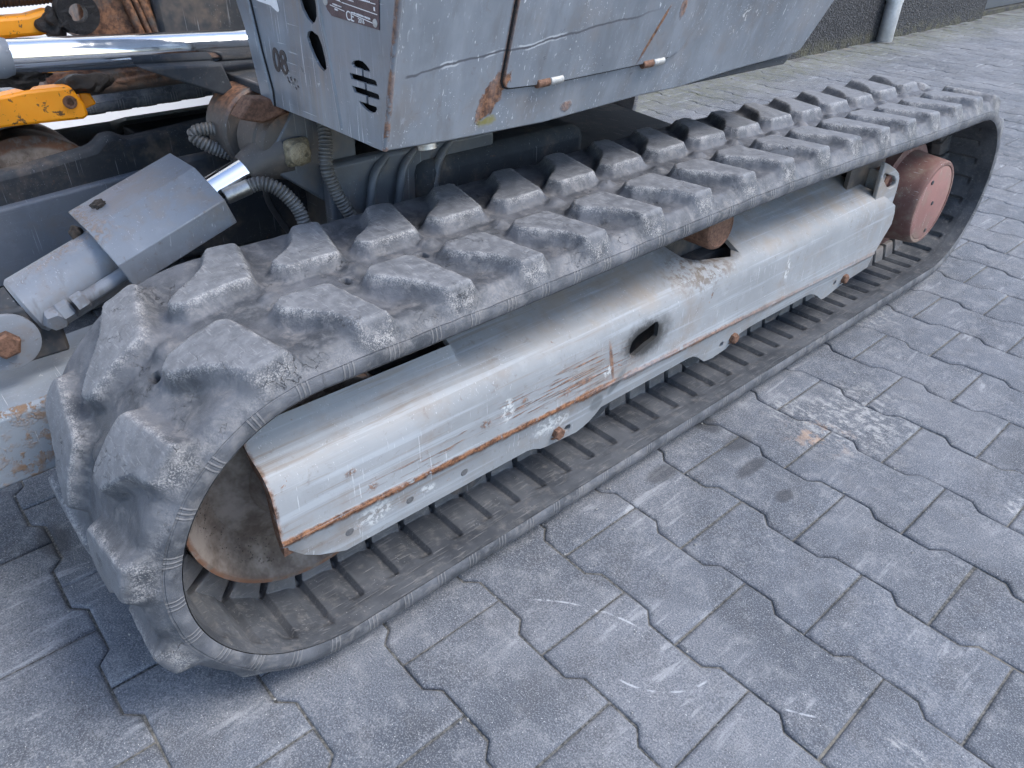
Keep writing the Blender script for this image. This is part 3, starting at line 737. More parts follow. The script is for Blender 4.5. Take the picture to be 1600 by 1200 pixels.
def make_part(name, P, N, facemask, attrs, uv, mat, parent, wrap=True, flipw=False):
    ns, nx = P.shape[:2]
    i, j = np.nonzero(facemask)
    i2 = (i + 1) % ns
    quad = np.stack([i * nx + j, i * nx + j + 1, i2 * nx + j + 1, i2 * nx + j], 1)
    if flipw: quad = quad[:, ::-1]
    used, inv = np.unique(quad, return_inverse=True); quad = inv.reshape(-1, 4)
    me = bpy.data.meshes.new(name); nv = len(used); nf = len(quad)
    me.vertices.add(nv); me.vertices.foreach_set('co', P.reshape(-1, 3)[used].astype(np.float32).ravel())
    me.loops.add(nf * 4); me.loops.foreach_set('vertex_index', quad.astype(np.int32).ravel())
    me.polygons.add(nf); me.polygons.foreach_set('loop_start', (np.arange(nf) * 4).astype(np.int32))
    try: me.polygons.foreach_set('loop_total', np.full(nf, 4, np.int32))
    except Exception: pass
    me.update(calc_edges=True); me.shade_smooth()
    for an, av in attrs.items():
        a = me.attributes.new(an, 'FLOAT', 'POINT'); a.data.foreach_set('value', av.reshape(-1)[used].astype(np.float32))
    if uv is not None:
        l = me.uv_layers.new(name='UVMap'); uu = uv.reshape(-1, 2)[used][quad.ravel()]
        l.data.foreach_set('uv', uu.astype(np.float32).ravel())
    me.normals_split_custom_set_from_vertices([tuple(x) for x in N.reshape(-1, 3)[used]])
    return link(name, me, mat, parent)
# check winding against normals once
t0 = Pout[100, 50]; e1 = Pout[100, 51] - t0; e2 = Pout[101, 50] - t0
FL = (np.cross(e1, e2) @ np.array([0, *PN[100]])) < 0

TR = bpy.data.objects.new('rubber_track', None)   # replaced below by the carcass mesh
bpy.data.objects.remove(TR)
fb = best[:, :-1]; fh = (hl[:, :-1] + np.roll(hl, -1, 0)[:, :-1] + hl[:, 1:]) / 3
lugmask = fh > .0040
zero = np.zeros(Sg.shape)
A_out = dict(wear=wear, top=topa, pit=np.clip(pit * 1.3, 0, 1), side=zero)
carc = make_part('rubber_track', Pout, Nout, ~lugmask, A_out, np.stack([Sg / .0525, Xg], -1), M_RUB, EX, flipw=FL)
carc['label'] = 'dusty cracked black rubber track on the near side'
lugs = []
for L in range(2 * NL):
    mk = lugmask & (fb == L)
    if mk.sum() > 20:
        lugs.append(make_part('tread_lug', Pout, Nout, mk, A_out, np.stack([Sg / .0525, Xg], -1), M_RUB, carc, flipw=FL))
# side walls of the belt
def sidewall(x_edge, sgn, Hedge):
    T = np.linspace(0, 1, 7)
    Sg2, Tg = np.meshgrid(sg, T, indexing='ij')
    Hh = Tg * Hedge[:, None]
    bul = .0022 * np.sin(np.pi * Tg) + .0006 * lowf(Sg2, Tg * .02, 3, 21)
    tph = (Sg2 / .0525) % 1.0
    X2 = x_edge + sgn * (bul * np.where((Tg > 0) & (Tg < 1), 1, 0))
    P = pos3(PY, PN, Hh, X2); n = np.zeros(P.shape); n[..., 0] = sgn
    tilt = (Tg - .5) * 1.0
    n[..., 1] = PN[:, 0][:, None] * tilt; n[..., 2] = PN[:, 1][:, None] * tilt
    n /= np.linalg.norm(n, axis=-1)[..., None]
    z0 = np.zeros(Sg2.shape)
    return make_part('track_edge', P, n, np.ones((NS, 6), bool), dict(wear=z0 + .15 * (np.abs(Tg - 1) < .1), top=z0, pit=z0, side=z0 + 1), np.stack([Sg2 / .0525, Tg], -1), M_RUB, carc, flipw=(FL if sgn < 0 else not FL))
sidewall(xs[-1], 1, H[:, -1]); sidewall(xs[0], -1, H[:, 0])
# inner face with link recesses and guide horns
nI = 101
xi = np.linspace(xs[0], xs[-1], nI); SgI, XgI = np.meshgrid(sg, xi, indexing='ij')
axx = np.abs(XgI - XC); fr = ((SgI - S0) / (PT / 2) + .35) % 1.0
saw = np.clip(1 - fr / .42, 0, 1) * sm(fr, 0.0, .05)
fr_z = sm(-PY[:, 0], -YF - .02, -YF + .06)[:, None]
G = -.0090 * saw * (sm(axx, .114, .108) * (1 - fr_z) + sm(axx, .132, .124) * fr_z) * sm(axx, .036, .042)
win = sm(fr, .10, .15) * (1 - sm(fr, .93, .98))
horn = sm(axx, .0435, .041) * sm(axx, .012, .016)
G = G + (.028 * win) * horn - .006 * sm(axx, .045, .040) * (1 - win)
G += .0022 * sm(axx, .127, .135) * (1 - sm(axx, .142, .149)) * 0
G += .0010 * sm(axx, .118, .128)
Pin = pos3(PY, PN, -G * 1.0 + 0., XgI)
Pin = pos3(PY, PN, -G, XgI)
Nin = -gridnormals(Pin)
if Nin[100, 3] @ np.array([0, *PN[100]]) > 0: Nin = -Nin
inner = make_part('track_inside', Pin, Nin, np.ones((NS, nI - 1), bool), dict(horn=horn * win), None, M_INNER, carc, flipw=not FL)

# ---- idler wheel (front) and rear drive
idl = lathe('idler_wheel', [(-.006, .03), (-.004, .050), (-.020, .058), (-.034, .098), (-.022, .118), (-.004, .132), (.000, .135), (.000, .1405), (-.006, .1415), (-.05, .1415), (-.062, .136), (-.12, .136), (-.132, .1445), (-.176, .1445), (-.18, .137), (-.18, .03)], (-.334, YF, ZC), (1, 0, 0), M_IDLER, EX, 96, 40)
idl['label'] = 'rusty dished front idler wheel'
lathe('idler_hub', [(-.02, .028), (.010, .028), (.014, .022)], (-.313, YF, ZC), (1, 0, 0), M_IDLER, idl, 32)
drv = lathe('travel_motor', [(-.16, .115), (-.07, .115), (-.068, .098), (-.045, .0945), (-.040, .0935), (-.012, .0915), (-.002, .0900), (0., .0885), (.0015, .087), (.0015, .0815), (-.0008, .0805)], (-.252, 1.075, .2445), (1, 0, 0), M_RED, EX, 72, 40)
drv['label'] = 'dirty red travel motor housing inside the rear of the near track'
cap = lathe('motor_cap', [(-.002, .0795), (.0004, .0795), (.0010, .078)], (-.252, 1.075, .2445), (1, 0, 0), M_REDCAP, drv, 72, 40)
for a in (2.2, 4.9):
    cyl('cap_plug', (-.2515, 1.075 + .066 * math.cos(a), .2445 + .066 * math.sin(a)), (-.2490, 1.075 + .066 * math.cos(a), .2445 + .066 * math.sin(a)), .0045, M_DARKP, drv, 12, .0004)
cyl('cap_centre', (-.2515, 1.075, .2445), (-.2495, 1.075, .2445), .0045, M_DARKP, drv, 12, .0004)
# sprocket disc
spv = []; 
for i in range(44 * 2):
    a = 2 * PI * i / 88; r = .150 if (i // 2) % 2 == 0 else .128
    spv.append((r * math.cos(a), r * math.sin(a)))
prism('sprocket', spv, (-.405, 1.12, .2255), (0, 1, 0), (0, 0, 1), .03, M_DARKP, EX)

# ---- track frame skin
def foldz(y): return .1985 - .030 * y
def botz(y):
    K = [(-.449, .205), (-.425, .178), (-.408, .166), (-.375, .151), (-.082, .150), (-.060, .139), (.012, .134), (.040, .142), (.060, .156), (.28, .158), (.297, .150), (.322, .131), (.345, .129), (.385, .133), (.42, .150), (.46, .153), (.66, .152), (.69, .140), (.718, .121), (.735, .120), (.79, .130), (.83, .134), (.875, .136), (.90, .138)]
    return float(np.interp(y, [k[0] for k in K], [k[1] for k in K]))
ysf = sorted(set(list(np.round(np.linspace(-.449, .905, 110), 4)) + [-.176, -.173, -.170, -.168, -.166, -.425, -.408, -.375]))
def section(y):
    fz = foldz(y); bz = min(botz(y), fz - .002)
    top_step = .0
    pts = [(-.2745, bz), (-.2715, (bz + fz) / 2), (-.2695, fz - .003), (-.2675, fz), (-.2685, fz + .004),
           (-.2695, .225), (-.2702, .248), (-.2710, .2660), (-.2728, .2780), (-.2770, .2880), (-.2845, .2960), (-.2960, .3025), (-.3120, .3095), (-.3300, .3175), (-.3520, .3275), (-.3700, .3355), (-.3900, .3440), (-.4250, .3560)]
    # pressed lip on the front quarter
    lip = float(sm(np.array(-y), .166, .176)) if y < 0 else 0.
    out = []
    for (x, z) in pts:
        out.append((x, z))
    if lip > 0:
        i0 = 12; bx_, bz_ = pts[i0]
        for n_i, i in enumerate(range(i0 + 1, len(pts))):
            t = (n_i + 1) / (len(pts) - i0 - 1); tx, tz = bx_ - .016 * t, bz_ + .020 * min(1, t * 1.0)
            out[i] = (out[i][0] * (1 - lip) + tx * lip, out[i][1] * (1 - lip) + tz * lip)
    return out
secs = [section(y) for y in ysf]; ks = len(secs[0]); TH = .007
def yend(y, z):
    e = .938 if z <= .262 else .938 - (z - .262) * 1.62
    if z < .178: e = .893
    return y if y < .5 else .5 + (y - .5) * (e - .5) / .405
v = []; f = []
def inoff(sec):
    o = []
    for i in range(ks):
        a = Vector(sec[max(0, i - 1)]); c = Vector(sec[min(ks - 1, i + 1)]); d = (c - a).normalized(); n = Vector((d.y, -d.x))
        if n.x > 0: n = -n
        n = Vector((-abs(d.y), -abs(d.x)))
        if n.length < .1: n = Vector((-1, 0))
        o.append(Vector(sec[i]) + n * TH)
    return o
for y, s_ in zip(ysf, secs):
    for (x, z) in s_: v.append((x, yend(y, z), z))
    for (x, z), p in zip(s_, inoff(s_)): v.append((p.x, yend(y, z), p.y))
W2 = 2 * ks
for i in range(len(ysf) - 1):
    a = i * W2; b_ = a + W2
    for k in range(ks - 1):
        f.append((a + k, a + k + 1, b_ + k + 1, b_ + k)); f.append((a + ks + k, b_ + ks + k, b_ + ks + k + 1, a + ks + k + 1))
    f.append((a, b_, b_ + ks, a + ks)); f.append((a + ks - 1, a + W2 - 1, b_ + W2 - 1, b_ + ks - 1))
for a in (0, (len(ysf) - 1) * W2):
    for k in range(ks - 1): f.append((a + k, a + ks + k, a + ks + k + 1, a + k + 1))
frame = pydata('track_frame', v, f, M_FRAME, EX)
frame['label'] = 'light grey scratched track frame beam with rust along its fold'
def rr_poly(cx, cy, w, h, r, sk=0., n=5):
    o = []
    for (sx, sy, a0) in ((1, 1, 0), (-1, 1, PI / 2), (-1, -1, PI), (1, -1, 1.5 * PI)):
        for i in range(n + 1):
            a = a0 + PI / 2 * i / n; x = cx + sx * (w / 2 - r) + r * math.cos(a); y = cy + sy * (h / 2 - r) + r * math.sin(a)
            o.append((x + sk * (y - cy), y))
    return o
def cutter(poly, x0, x1):
    return prism('cutter', poly, (x0, 0, 0), (0, 1, 0), (0, 0, 1), x1 - x0, M_DARK)
cuts = [cutter([(.108, .2275), (.106, .240), (.110, .251), (.122, .258), (.145, .262), (.160, .266), (.167, .265), (.170, .258), (.169, .240), (.160, .236), (.146, .234), (.128, .228), (.114, .224)], -.40, -.20),
        cutter([(.20, .40), (.20, .350), (.255, .345), (.285, .3135), (.31, .305), (.385, .297), (.400, .302), (.405, .320), (.402, .40)], -.45, -.15),
        cutter(rr_poly(-.012, .1535, .013, .012, .0055), -.35, -.2), cutter(rr_poly(.362, .1505, .012, .012, .0055), -.35, -.2), cutter(rr_poly(.746, .1485, .012, .012, .0055), -.35, -.2)]
boolean(frame, cuts)
frame.data.shade_smooth(); frame.data.set_sharp_from_angle(angle=math.radians(38))
# dark boxes stand in for the shade inside the hollow beam
fi = box('beam_shade_box', (-.50, -.44, .165), (-.300, .90, .290), M_DARKP, frame, 0)
box('frame_top', (-.51, -.16, .2905), (-.360, .98, .325), M_DARKP, frame, .004)
bpy.data.objects.remove(fi)
box('beam_shade_box', (-.50, -.30, .11), (-.340, .90, .2895), M_DARKP, frame, .0)
# end plate at the rear: flared side plate with a teardrop opening
EP = [(.846, .369), (.868, .361), (.905, .345), (.928, .332), (.940, .318), (.944, .295), (.943, .200), (.941, .190), (.930, .185), (.9035, .183), (.896, .176), (.897, .155), (.894, .140), (.889, .132), (.874, .138), (.85, .15), (.85, .30)]
ep = prism('end_plate', EP, (-.2905, 0, 0), (0, 1, 0), (0, 0, 1), .0085, M_FRAME, frame, 0)
tear = [(.900 + .026 * math.cos(a), .3255 + .0125 * math.sin(a) - (.900 + .026 * math.cos(a) - .88) * .30) for a in np.linspace(-2.0, 1.7, 14)] + [(.868, .343), (.860, .346), (.856, .341), (.864, .330)]
boolean(ep, [cutter(tear, -.32, -.25)]); bevel(ep, .002)
box('end_flange', (-.40, .880, .17), (-.2895, .888, .340), M_FRAME, frame, .002)
lathe('tension_boss', [(0, .024), (.016, .024), (.018, .020)], (-.315, .905, .318), (1, 0, 0), M_BOLT, frame, 28)
hexbolt('frame_bolt', (-.300, .895, .322), (1, 0, 0), .012, .012, M_BOLT, frame)
box('plate_backing', (-.330, .80, .25), (-.322, .945, .352), M_CAST, frame, 0)
s0 = [p for p in section(-.449)][1:13]
def capin(sec, t):
    o = []
    for i in range(len(sec)):
        a = Vector(sec[max(0, i - 1)]); c = Vector(sec[min(len(sec) - 1, i + 1)]); d = (c - a).normalized()
        o.append(Vector(sec[i]) + Vector((-abs(d.y), -abs(d.x))) * t)
    return o
oc = capin(s0, .0072); ic = capin(s0, .022)
prism('end_cap', [(p.x, p.y) for p in oc] + [(p.x, p.y) for p in ic[::-1]], (0, -.4465, 0), (1, 0, 0), (0, 0, 1), -.02, M_BOLT, frame, 0)
# bolts and studs along the bottom flange
for (y, z) in ((-.034, .157), (.394, .1525), (.783, .1475)):
    hexbolt('roller_bolt', (-.2755, y, z), (1, 0, 0), .0098, .012, M_BOLT, frame)
for (y, z) in ((-.369, .179), (-.285, .1785), (-.201, .176)):
    lathe('stud', [(-.006, .0062), (.0012, .0062), (.0022, .0052), (.0024, .003)], (-.2735, y, z), (1, 0, 0), M_STUD, frame, 20)
bx = box('sag_guard', (-.300, -.062, .1335), (-.2785, -.045, .146), M_FRAME, frame, .003); bpy.data.objects.remove(bx)
# bottom rollers and the carrier roller
for y in (-.16, .10, .36, .62, .84):
    ro = lathe('track_roller', [(0, .026), (.0, .040), (.004, .043), (.05, .043), (.055, .036), (.10, .036), (.105, .043), (.155, .043), (.155, .026)], (-.475, y, .130), (1, 0, 0), M_DARKP, EX, 32)
car = lathe('carrier_roller', [(0, .03), (.0, .0355), (.105, .0355), (.110, .033), (.112, .029), (.1105, .0275), (.1105, .010)], (-.400, .322, .3655), (1, 0, 0), M_BOLT, EX, 40)
car['label'] = 'rusty carrier roller above the notch in the frame'

# ---- mirrored far undercarriage: same meshes, mirrored about the machine centre plane
XM = -.9485
def mirror_tree(o, root_parent):
    c = o.copy(); COL.objects.link(c); c.parent = root_parent
    if root_parent is EX:
        c.matrix_parent_inverse = Matrix.Identity(4)
        c.matrix_basis = Matrix.Translation((2 * XM, 0, 0)) @ Matrix.Scale(-1, 4, (1, 0, 0)) @ Matrix.Scale(1.035, 4, (0, 0, 1))
        if 'label' in c: c['label'] = c['label'].replace('on the near side', 'on the far side').replace('near track', 'far track').replace('light grey', 'far side light grey').replace('rusty dished', 'far side rusty dished').replace('rusty carrier roller above the notch in the frame', 'far side rusty carrier roller')
    for ch in list(o.children): mirror_tree(ch, c)
    return c
for o in [q for q in EX.children]: mirror_tree(o, EX)

# ---- undercarriage centre
body = box('centre_frame', (-1.36, -.02, .33), (-.60, .34, .455), M_DARKP, EX, .02)
# sloping leg from the centre to the rear of the near track, and the flat deck plate behind
prism('deck_plate', [(-1.36, .30), (-.545, .30), (-.545, .70), (-.62, .775), (-.766, .802), (-.965, .837), (-1.36, .84)], (0, 0, .328), (1, 0, 0), (0, 1, 0), .022, M_DARKP, EX, .003)
lathe('swing_bearing', [(0, .24), (.0, .27), (.025, .27), (.03, .25), (.035, .24), (.075, .24)], (XM, .42, .475), (0, 0, 1), M_DARKP, EX, 64)
# front wall with pressed ribs (near side)
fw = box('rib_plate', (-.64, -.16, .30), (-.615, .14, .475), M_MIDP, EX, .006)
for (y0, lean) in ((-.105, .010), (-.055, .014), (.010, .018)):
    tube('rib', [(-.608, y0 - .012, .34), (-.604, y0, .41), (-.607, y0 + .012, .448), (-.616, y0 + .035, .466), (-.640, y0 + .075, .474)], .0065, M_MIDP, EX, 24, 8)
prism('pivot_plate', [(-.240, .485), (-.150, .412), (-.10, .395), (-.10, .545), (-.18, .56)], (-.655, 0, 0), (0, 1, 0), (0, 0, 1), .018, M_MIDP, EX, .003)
# cylinder eye and greasy pin
lathe('pivot_boss', [(0, .050), (.045, .050), (.048, .047), (.060, .046), (.064, .043), (.066, .036)], (-.705, -.192, .502), (1, 0, 0), M_CAST, EX, 48)
lathe('pivot_collar', [(0, .058), (.055, .058), (.058, .054)], (-.775, -.196, .507), (1, 0, 0), M_CAST, EX, 48)
pinb = box('pin_head', (-.636, -.213, .479), (-.6215, -.176, .516), M_BRASS, EX, .009)
pinb['label'] = 'greasy square pin head'
lathe('grease_blob', [(0, .017), (.004, .0155), (.008, .008), (.009, .002)], (-.6225, -.195, .497), (1, 0, 0), M_BRASS, pinb, 16)
prism('rusty_stop', [(-.265, .550), (-.245, .572), (-.205, .566), (-.20, .548), (-.235, .54)], (-.66, 0, 0), (0, 1, 0), (0, 0, 1), .03, M_BOLT, EX, .003)

# ---- blade cylinder: rod, folded guard, barrel, pipe
AX0 = Vector((-.662, -.200, .4945)); AD = Vector((-.009, -1, -.351)).normalized()
side = Vector((1, 0, 0)); side = (side - AD * side.dot(AD)).normalized(); upv = side.cross(AD); upv = upv if upv.z > 0 else -upv
cyl('cylinder_rod', AX0 + AD * .02, AX0 + AD * .16, .0195, M_CHROME, EX, 40)
lathe('rod_neck', [(0, .034), (.03, .028), (.052, .0230), (.055, .0215)], AX0 + AD * .005, AD, M_CAST, EX, 32)
GV = [(-.7414, -.3217, .4931), (-.6546, -.3234, .4956), (-.6001, -.3138, .4668), (-.6044, -.3018, .4326)]
GW = [(-.7427, -.4619, .4439), (-.6558, -.4636, .4465), (-.6013, -.4540, .4177), (-.6056, -.4419, .3834)]
th = .004
GV = [tuple(C0 + (Vector(p) - C0) * .982) for p in GV]; GW = [tuple(C0 + (Vector(p) - C0) * .982) for p in GW]
gv = []
ctr = AX0 + AD * .12
for G_ in (GV, GW):
    for p in G_: gv.append(Vector(p))
    for p in G_:
        p = Vector(p); ax_p = AX0 + AD * ((p - AX0).dot(AD)); gv.append(p + (ax_p - p).normalized() * th)
gf = []
for k in range(3): gf += [(k, k + 1, 8 + k + 1, 8 + k), (4 + k, 12 + k, 12 + k + 1, 4 + k + 1), (k, 4 + k, 4 + k + 1, k + 1), (8 + k, 8 + k + 1, 12 + k + 1, 12 + k)]
gf += [(0, 8, 12, 4), (3, 7, 15, 11)]
guard = pydata('cylinder_guard', gv, gf, M_GREYP, EX); bevel(guard, .002)
guard['label'] = 'folded grey sheet guard over the blade cylinder'
bar0 = AX0 + AD * .125
lathe('cylinder_barrel', [(0, .036), (.004, .0395), (.245, .0395), (.249, .036), (.250, .02)], bar0 - upv * .004, AD, M_GREYP, EX, 56)
lathe('barrel_lug', [(.2501, .030), (.36, .030)], bar0, AD, M_DARKP, EX, 32)
bp = lathe('blade_pin', [(-.03, .020), (-.002, .020), (0, .034), (.006, .034), (.007, .03)], (-.628, -.585, .352), (1, 0, 0), M_GREYP, EX, 40)
hexbolt('pin_bolt', (-.621, -.588, .354), (1, 0, 0), .016, .012, M_BOLT, bp, False)
box('barrel_bracket', (-.66, -.60, .315), (-.632, -.525, .385), M_DARKP, EX, .004)
# hydraulic pipe with union nuts
pA = Vector((-.612, -.515, .3775)); pB = Vector((-.612, -.440, .404))
cyl('oil_pipe', pA + (pB - pA) * .15, pB + (pB - pA) * .8, .0085, M_GREYP, EX, 24)
hexbolt('union_nut', pA + Vector((-.012, -.012, -.010)), pB - pA, .0135, .018, M_GREYP, EX, False)
hexbolt('union_nut', pA + Vector((0, .004, .001)), pB - pA, .0115, .018, M_GREYP, EX, False)
hexbolt('elbow_nut', pA + Vector((-.028, -.012, -.008)), (1, -.2, -.3), .0145, .026, M_GREYP, EX, True)
# guarded hoses
RG, AM = .0068, .0028
tube('guarded_hose', [(-.628, -.272, .466), (-.618, -.255, .470), (-.606, -.238, .461), (-.595, -.222, .436), (-.588, -.214, .402), (-.60, -.19, .36)], RG, M_HOSE, EX, 240, 12, .0048, AM)
cyl('hose_ferrule', (-.634, -.300, .457), (-.626, -.268, .467), .0098, M_STEEL, EX, 24)
tube('guarded_hose', [(-.626, -.152, .530), (-.612, -.160, .508), (-.606, -.166, .478), (-.600, -.160, .445), (-.592, -.146, .410), (-.592, -.12, .37)], RG, M_HOSE, EX, 260, 12, .0048, AM)
tube('guarded_hose', [(-.735, -.205, .505), (-.750, -.240, .509), (-.760, -.268, .510), (-.765, -.277, .503), (-.755, -.268, .492), (-.745, -.240, .476), (-.73, -.20, .462)], RG, M_HOSE, EX, 220, 12, .0048, AM)
tube('guarded_hose', [(-.650, -.165, .548), (-.630, -.150, .545), (-.618, -.140, .530)], RG * 1.25, M_HOSE, EX, 60, 12, .005, AM)
tube('thin_hose', [(-.70, -.21, .46), (-.70, -.215, .42), (-.70, -.20, .38), (-.69, -.18, .34)], .005, M_RUBH, EX, 40, 10)
box('valve_block', (-.78, -.12, .33), (-.68, -.02, .42), M_CAST, EX, .01)
# blade arms (both sides of the centre)
def arm(sgn):
    def X(x): return x if sgn > 0 else 2 * XM - x
    pts = [(-.73, .284), (-.722, .2855), (-.598, .2850), (-.590, .279), (-.590, .190), (-.600, .185), (-.73, .185)]
    if sgn < 0: pts = [(-.625, .279), (-.621, .283), (-.594, .283), (-.590, .279), (-.590, .150), (-.600, .145), (-.625, .145)]
    v = []; f = []
    Y = [-1.05, -.60, -.10]; dz = [-.010, .0, .035]
    for y, z_ in zip(Y, dz):
        for (x, z) in pts: v.append((X(x), y, z + z_))
    k = len(pts)
    for j in range(2):
        for i in range(k): f.append((j * k + i, j * k + (i + 1) % k, (j + 1) * k + (i + 1) % k, (j + 1) * k + i))
    f.append(tuple(range(k))); f.append(tuple(range(2 * k, 3 * k)))
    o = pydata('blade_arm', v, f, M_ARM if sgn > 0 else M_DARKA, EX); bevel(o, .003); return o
arm(1)['label'] = 'pale grey blade arm beside the front of the near track'
arm(-1)['label'] = 'dusty grey blade arm on the far side'
box('blade', (-1.72, -1.10, .03), (-.18, -1.06, .36), M_ARM, EX, .004)
bpy.data.objects.remove(bpy.data.objects['blade'])

# ---- upper body (house)
ZB = .5595
def sx_(z): return -.380 + .27 * (z - ZB)       # outward leaning side
# side skin polygon in (y, z), front corner to tail
SP = [(-.2145, .5595), (-.13, .5555), (.02, .5525), (.20, .5605), (.29, .5605), (.425, .570), (.590, .577), (.602, .582), (.640, .655), (.70, .80), (.70, 1.25), (-.205, 1.25), (-.2135, .709)]
ux = Vector((0, 1, 0)); uz = Vector((.27, 0, 1)); uzl = uz.length
hs = prism('side_panel', [(y, (z - ZB) * uzl) for y, z in SP], (-.380, 0, ZB), ux, uz, .006, M_HOUSE, EX, .0025, -.006)
hs['label'] = 'dented grey lower side panel of the house'
def onside(name, poly, depth, mat, off, bev=0.):
    o = prism(name, [(y, (z - ZB) * uzl) for y, z in poly], (-.380, 0, ZB), ux, uz, depth, mat, hs, bev, off); return o
def doorpoly(g):
    return [(-.066 + g, 1.2), (-.0655 + g, .640), (-.0655 + g, .616), (-.061 + g, .6085 + g * .5), (-.054 + g, .6065 + g), (.01, .6035 + g), (.10, .605 + g), (.19, .6070 + g), (.235, .610 + g), (.252 - g, .617 + g * .5), (.262 - g, .628), (.275 - g, .652), (.283 - g, .680), (.30 - g, .76), (.34 - g, 1.2)]
onside('door_gap_strip', doorpoly(-.0012), .0012, M_DARK, .0002)  # black strip stands in for the shaded gap round the door
dr = onside('engine_door', doorpoly(.0009), .0042, M_HOUSE, .0002, .0012)
dr['label'] = 'scratched grey engine door with dent crease'
for (y0, y1) in ((-.011, .031), (.180, .223)):
    p0 = Vector((sx_(.605) + .0035, y0, .6058)); p1 = Vector((sx_(.606) + .0035, y1, .6068)); m_ = (p0 + p1) / 2
    cyl('hinge_knuckle', p0, m_ - (p1 - p0) * .02, .0052, M_BOLT, hs, 20, .0008)
    cyl('hinge_knuckle', m_, p1, .0050, M_RIVET, hs, 20, .0008)
# bottom return of the side skin and floor
FL_ = [(-.384, -.205), (-.384, .575), (-.42, .66), (-.50, .79), (-.60, .91), (-.80, 1.04), (-1.00, 1.08), (-1.50, 1.08), (-1.50, -.205)]
prism('house_floor', FL_, (0, 0, .560), (1, 0, 0), (0, 1, 0), .012, M_DARKP, EX, .002)
prism('house_tail', [(-.43, .60), (-.44, .66), (-.51, .78), (-.61, .90), (-.80, 1.03), (-1.00, 1.07), (-1.50, 1.07), (-1.50, .60)], (0, 0, .573), (1, 0, 0), (0, 1, 0), .68, M_HOUSE, EX, .01)
# front skin: x from -.66 to the corner, leaning at its left edge
FP_ = [(-.6330, .5590), (-.5200, .5602), (-.3815, .5592), (-.3395, .7090), (-.20, 1.25), (-.80, 1.25), (-.668, .700), (-.650, .640)]
NXF = 60
def front_solid():
    me_v = []; 
    poly = FP_
    return prism('front_panel', [(x, z) for x, z in poly], (0, -.215, 0), (1, 0, 0), (0, 0, 1), .003, M_HOUSE, EX, 0, -.003)
fp = front_solid(); fp['label'] = 'grey front corner panel with oval slots and cut vent'
# n = ux x uz = -y : front surface at y=-.215, back at -.210
def fcut(poly): return prism('cutter', poly, (0, -.26, 0), (1, 0, 0), (0, 0, 1), -.10, M_DARK)
def oval(cx, cz, rx, rz, tilt, n=20):
    o = []
    for i in range(n):
        a = 2 * PI * i / n; x = rx * math.copysign(abs(math.cos(a)) ** .8, math.cos(a)); z = rz * math.copysign(abs(math.sin(a)) ** .7, math.sin(a))
        o.append((cx + x + tilt * z, cz + z))
    return o
S1 = [(-.5170, .6593), (-.5093, .6618), (-.4995, .6583), (-.4947, .6491), (-.4919, .6363), (-.4912, .6263), (-.4970, .6222), (-.5040, .6262), (-.5115, .6357), (-.5168, .6451), (-.5195, .6536)]
S2 = [(-.5281, .7150), (-.5200, .7210), (-.5080, .7190), (-.4996, .7080), (-.4977, .6872), (-.4987, .6777), (-.5030, .6718), (-.5096, .6690), (-.5178, .6735), (-.5253, .6822), (-.5285, .6904)]
S1 = [(-.5045 + (x + .5045) * 1.3, z) for x, z in S1]; S2 = [(-.513 + (x + .513) * 1.15, z) for x, z in S2]
vc = [fcut(S1), fcut(S2)]
# vent: four slots joined by necks
def q4(*p): return [tuple(x) for x in p]
k_ = Vector((-.4145, .6215)); t_ = -.20
def vp(L): return [(k_.x + x + .10 * z * 0, k_.y + z + t_ * x * 0) for x, z in L]
def arcp(cx, cz, r, a0, a1, n=10): return [(cx + r * math.cos(a0 + (a1 - a0) * i / n), cz + r * math.sin(a0 + (a1 - a0) * i / n)) for i in range(n + 1)]
V1 = [(-.4327, .6400), (-.4287, .6432), (-.4190, .6455), (-.4101, .6452), (-.4039, .6428), (-.3988, .6398), (-.3978, .6372), (-.4014, .6369), (-.4098, .6369), (-.4181, .6372), (-.4302, .6372)]
V2 = [(-.4394, .6298), (-.4195, .6304), (-.3904, .6305), (-.3873, .6293), (-.3865, .6249), (-.4057, .6243), (-.4362, .6240)]
V3 = [(-.4365, .6172), (-.4158, .6178), (-.3858, .6175), (-.3840, .6158), (-.3845, .6118), (-.4010, .6113), (-.4326, .6112)]
V4 = [(-.4253, .6036), (-.4148, .6038), (-.3911, .6038), (-.3900, .6018), (-.3935, .5980), (-.4011, .5958), (-.4091, .5963), (-.4179, .5990)]
NK = [[(-.4142, .6385), (-.4100, .6385), (-.4108, .6290), (-.4146, .6290)], [(-.4105, .6270), (-.4063, .6270), (-.4070, .6160), (-.4108, .6160)], [(-.4092, .6130), (-.4048, .6130), (-.4062, .6020), (-.4104, .6020)]]
for q in (V1, V2, V3, V4, *NK): vc.append(fcut(q))
for c in vc: c.data.transform(Matrix.Identity(4))
boolean(fp, vc); bevel(fp, .0012, 2, 40)
box('vent_shade_sheet', (-.60, -.200, .565), (-.385, -.196, .80), M_DARK, fp, 0)  # black sheet stands in for the shaded interior behind slots and vent
# left edge strip and seam
prism('edge_strip', [(-.6570, .5585), (-.6300, .5585), (-.6285, .5780), (-.6420, .6240), (-.6540, .6780), (-.7800, 1.25), (-.9200, 1.25), (-.7250, .8500), (-.6880, .6745), (-.6750, .6443), (-.6610, .5780)], (0, -.2175, 0), (1, 0, 0), (0, 0, 1), .010, M_HOUSE, fp, .002, -.008)
prism('edge_seal', [(-.6305, .5590), (-.6275, .5590), (-.6265, .5780), (-.6400, .6240), (-.6520, .6780), (-.7780, 1.25), (-.7800, 1.25), (-.6545, .6780), (-.6425, .6240), (-.6290, .5780)], (0, -.2155, 0), (1, 0, 0), (0, 0, 1), .0012, M_DARK, fp)
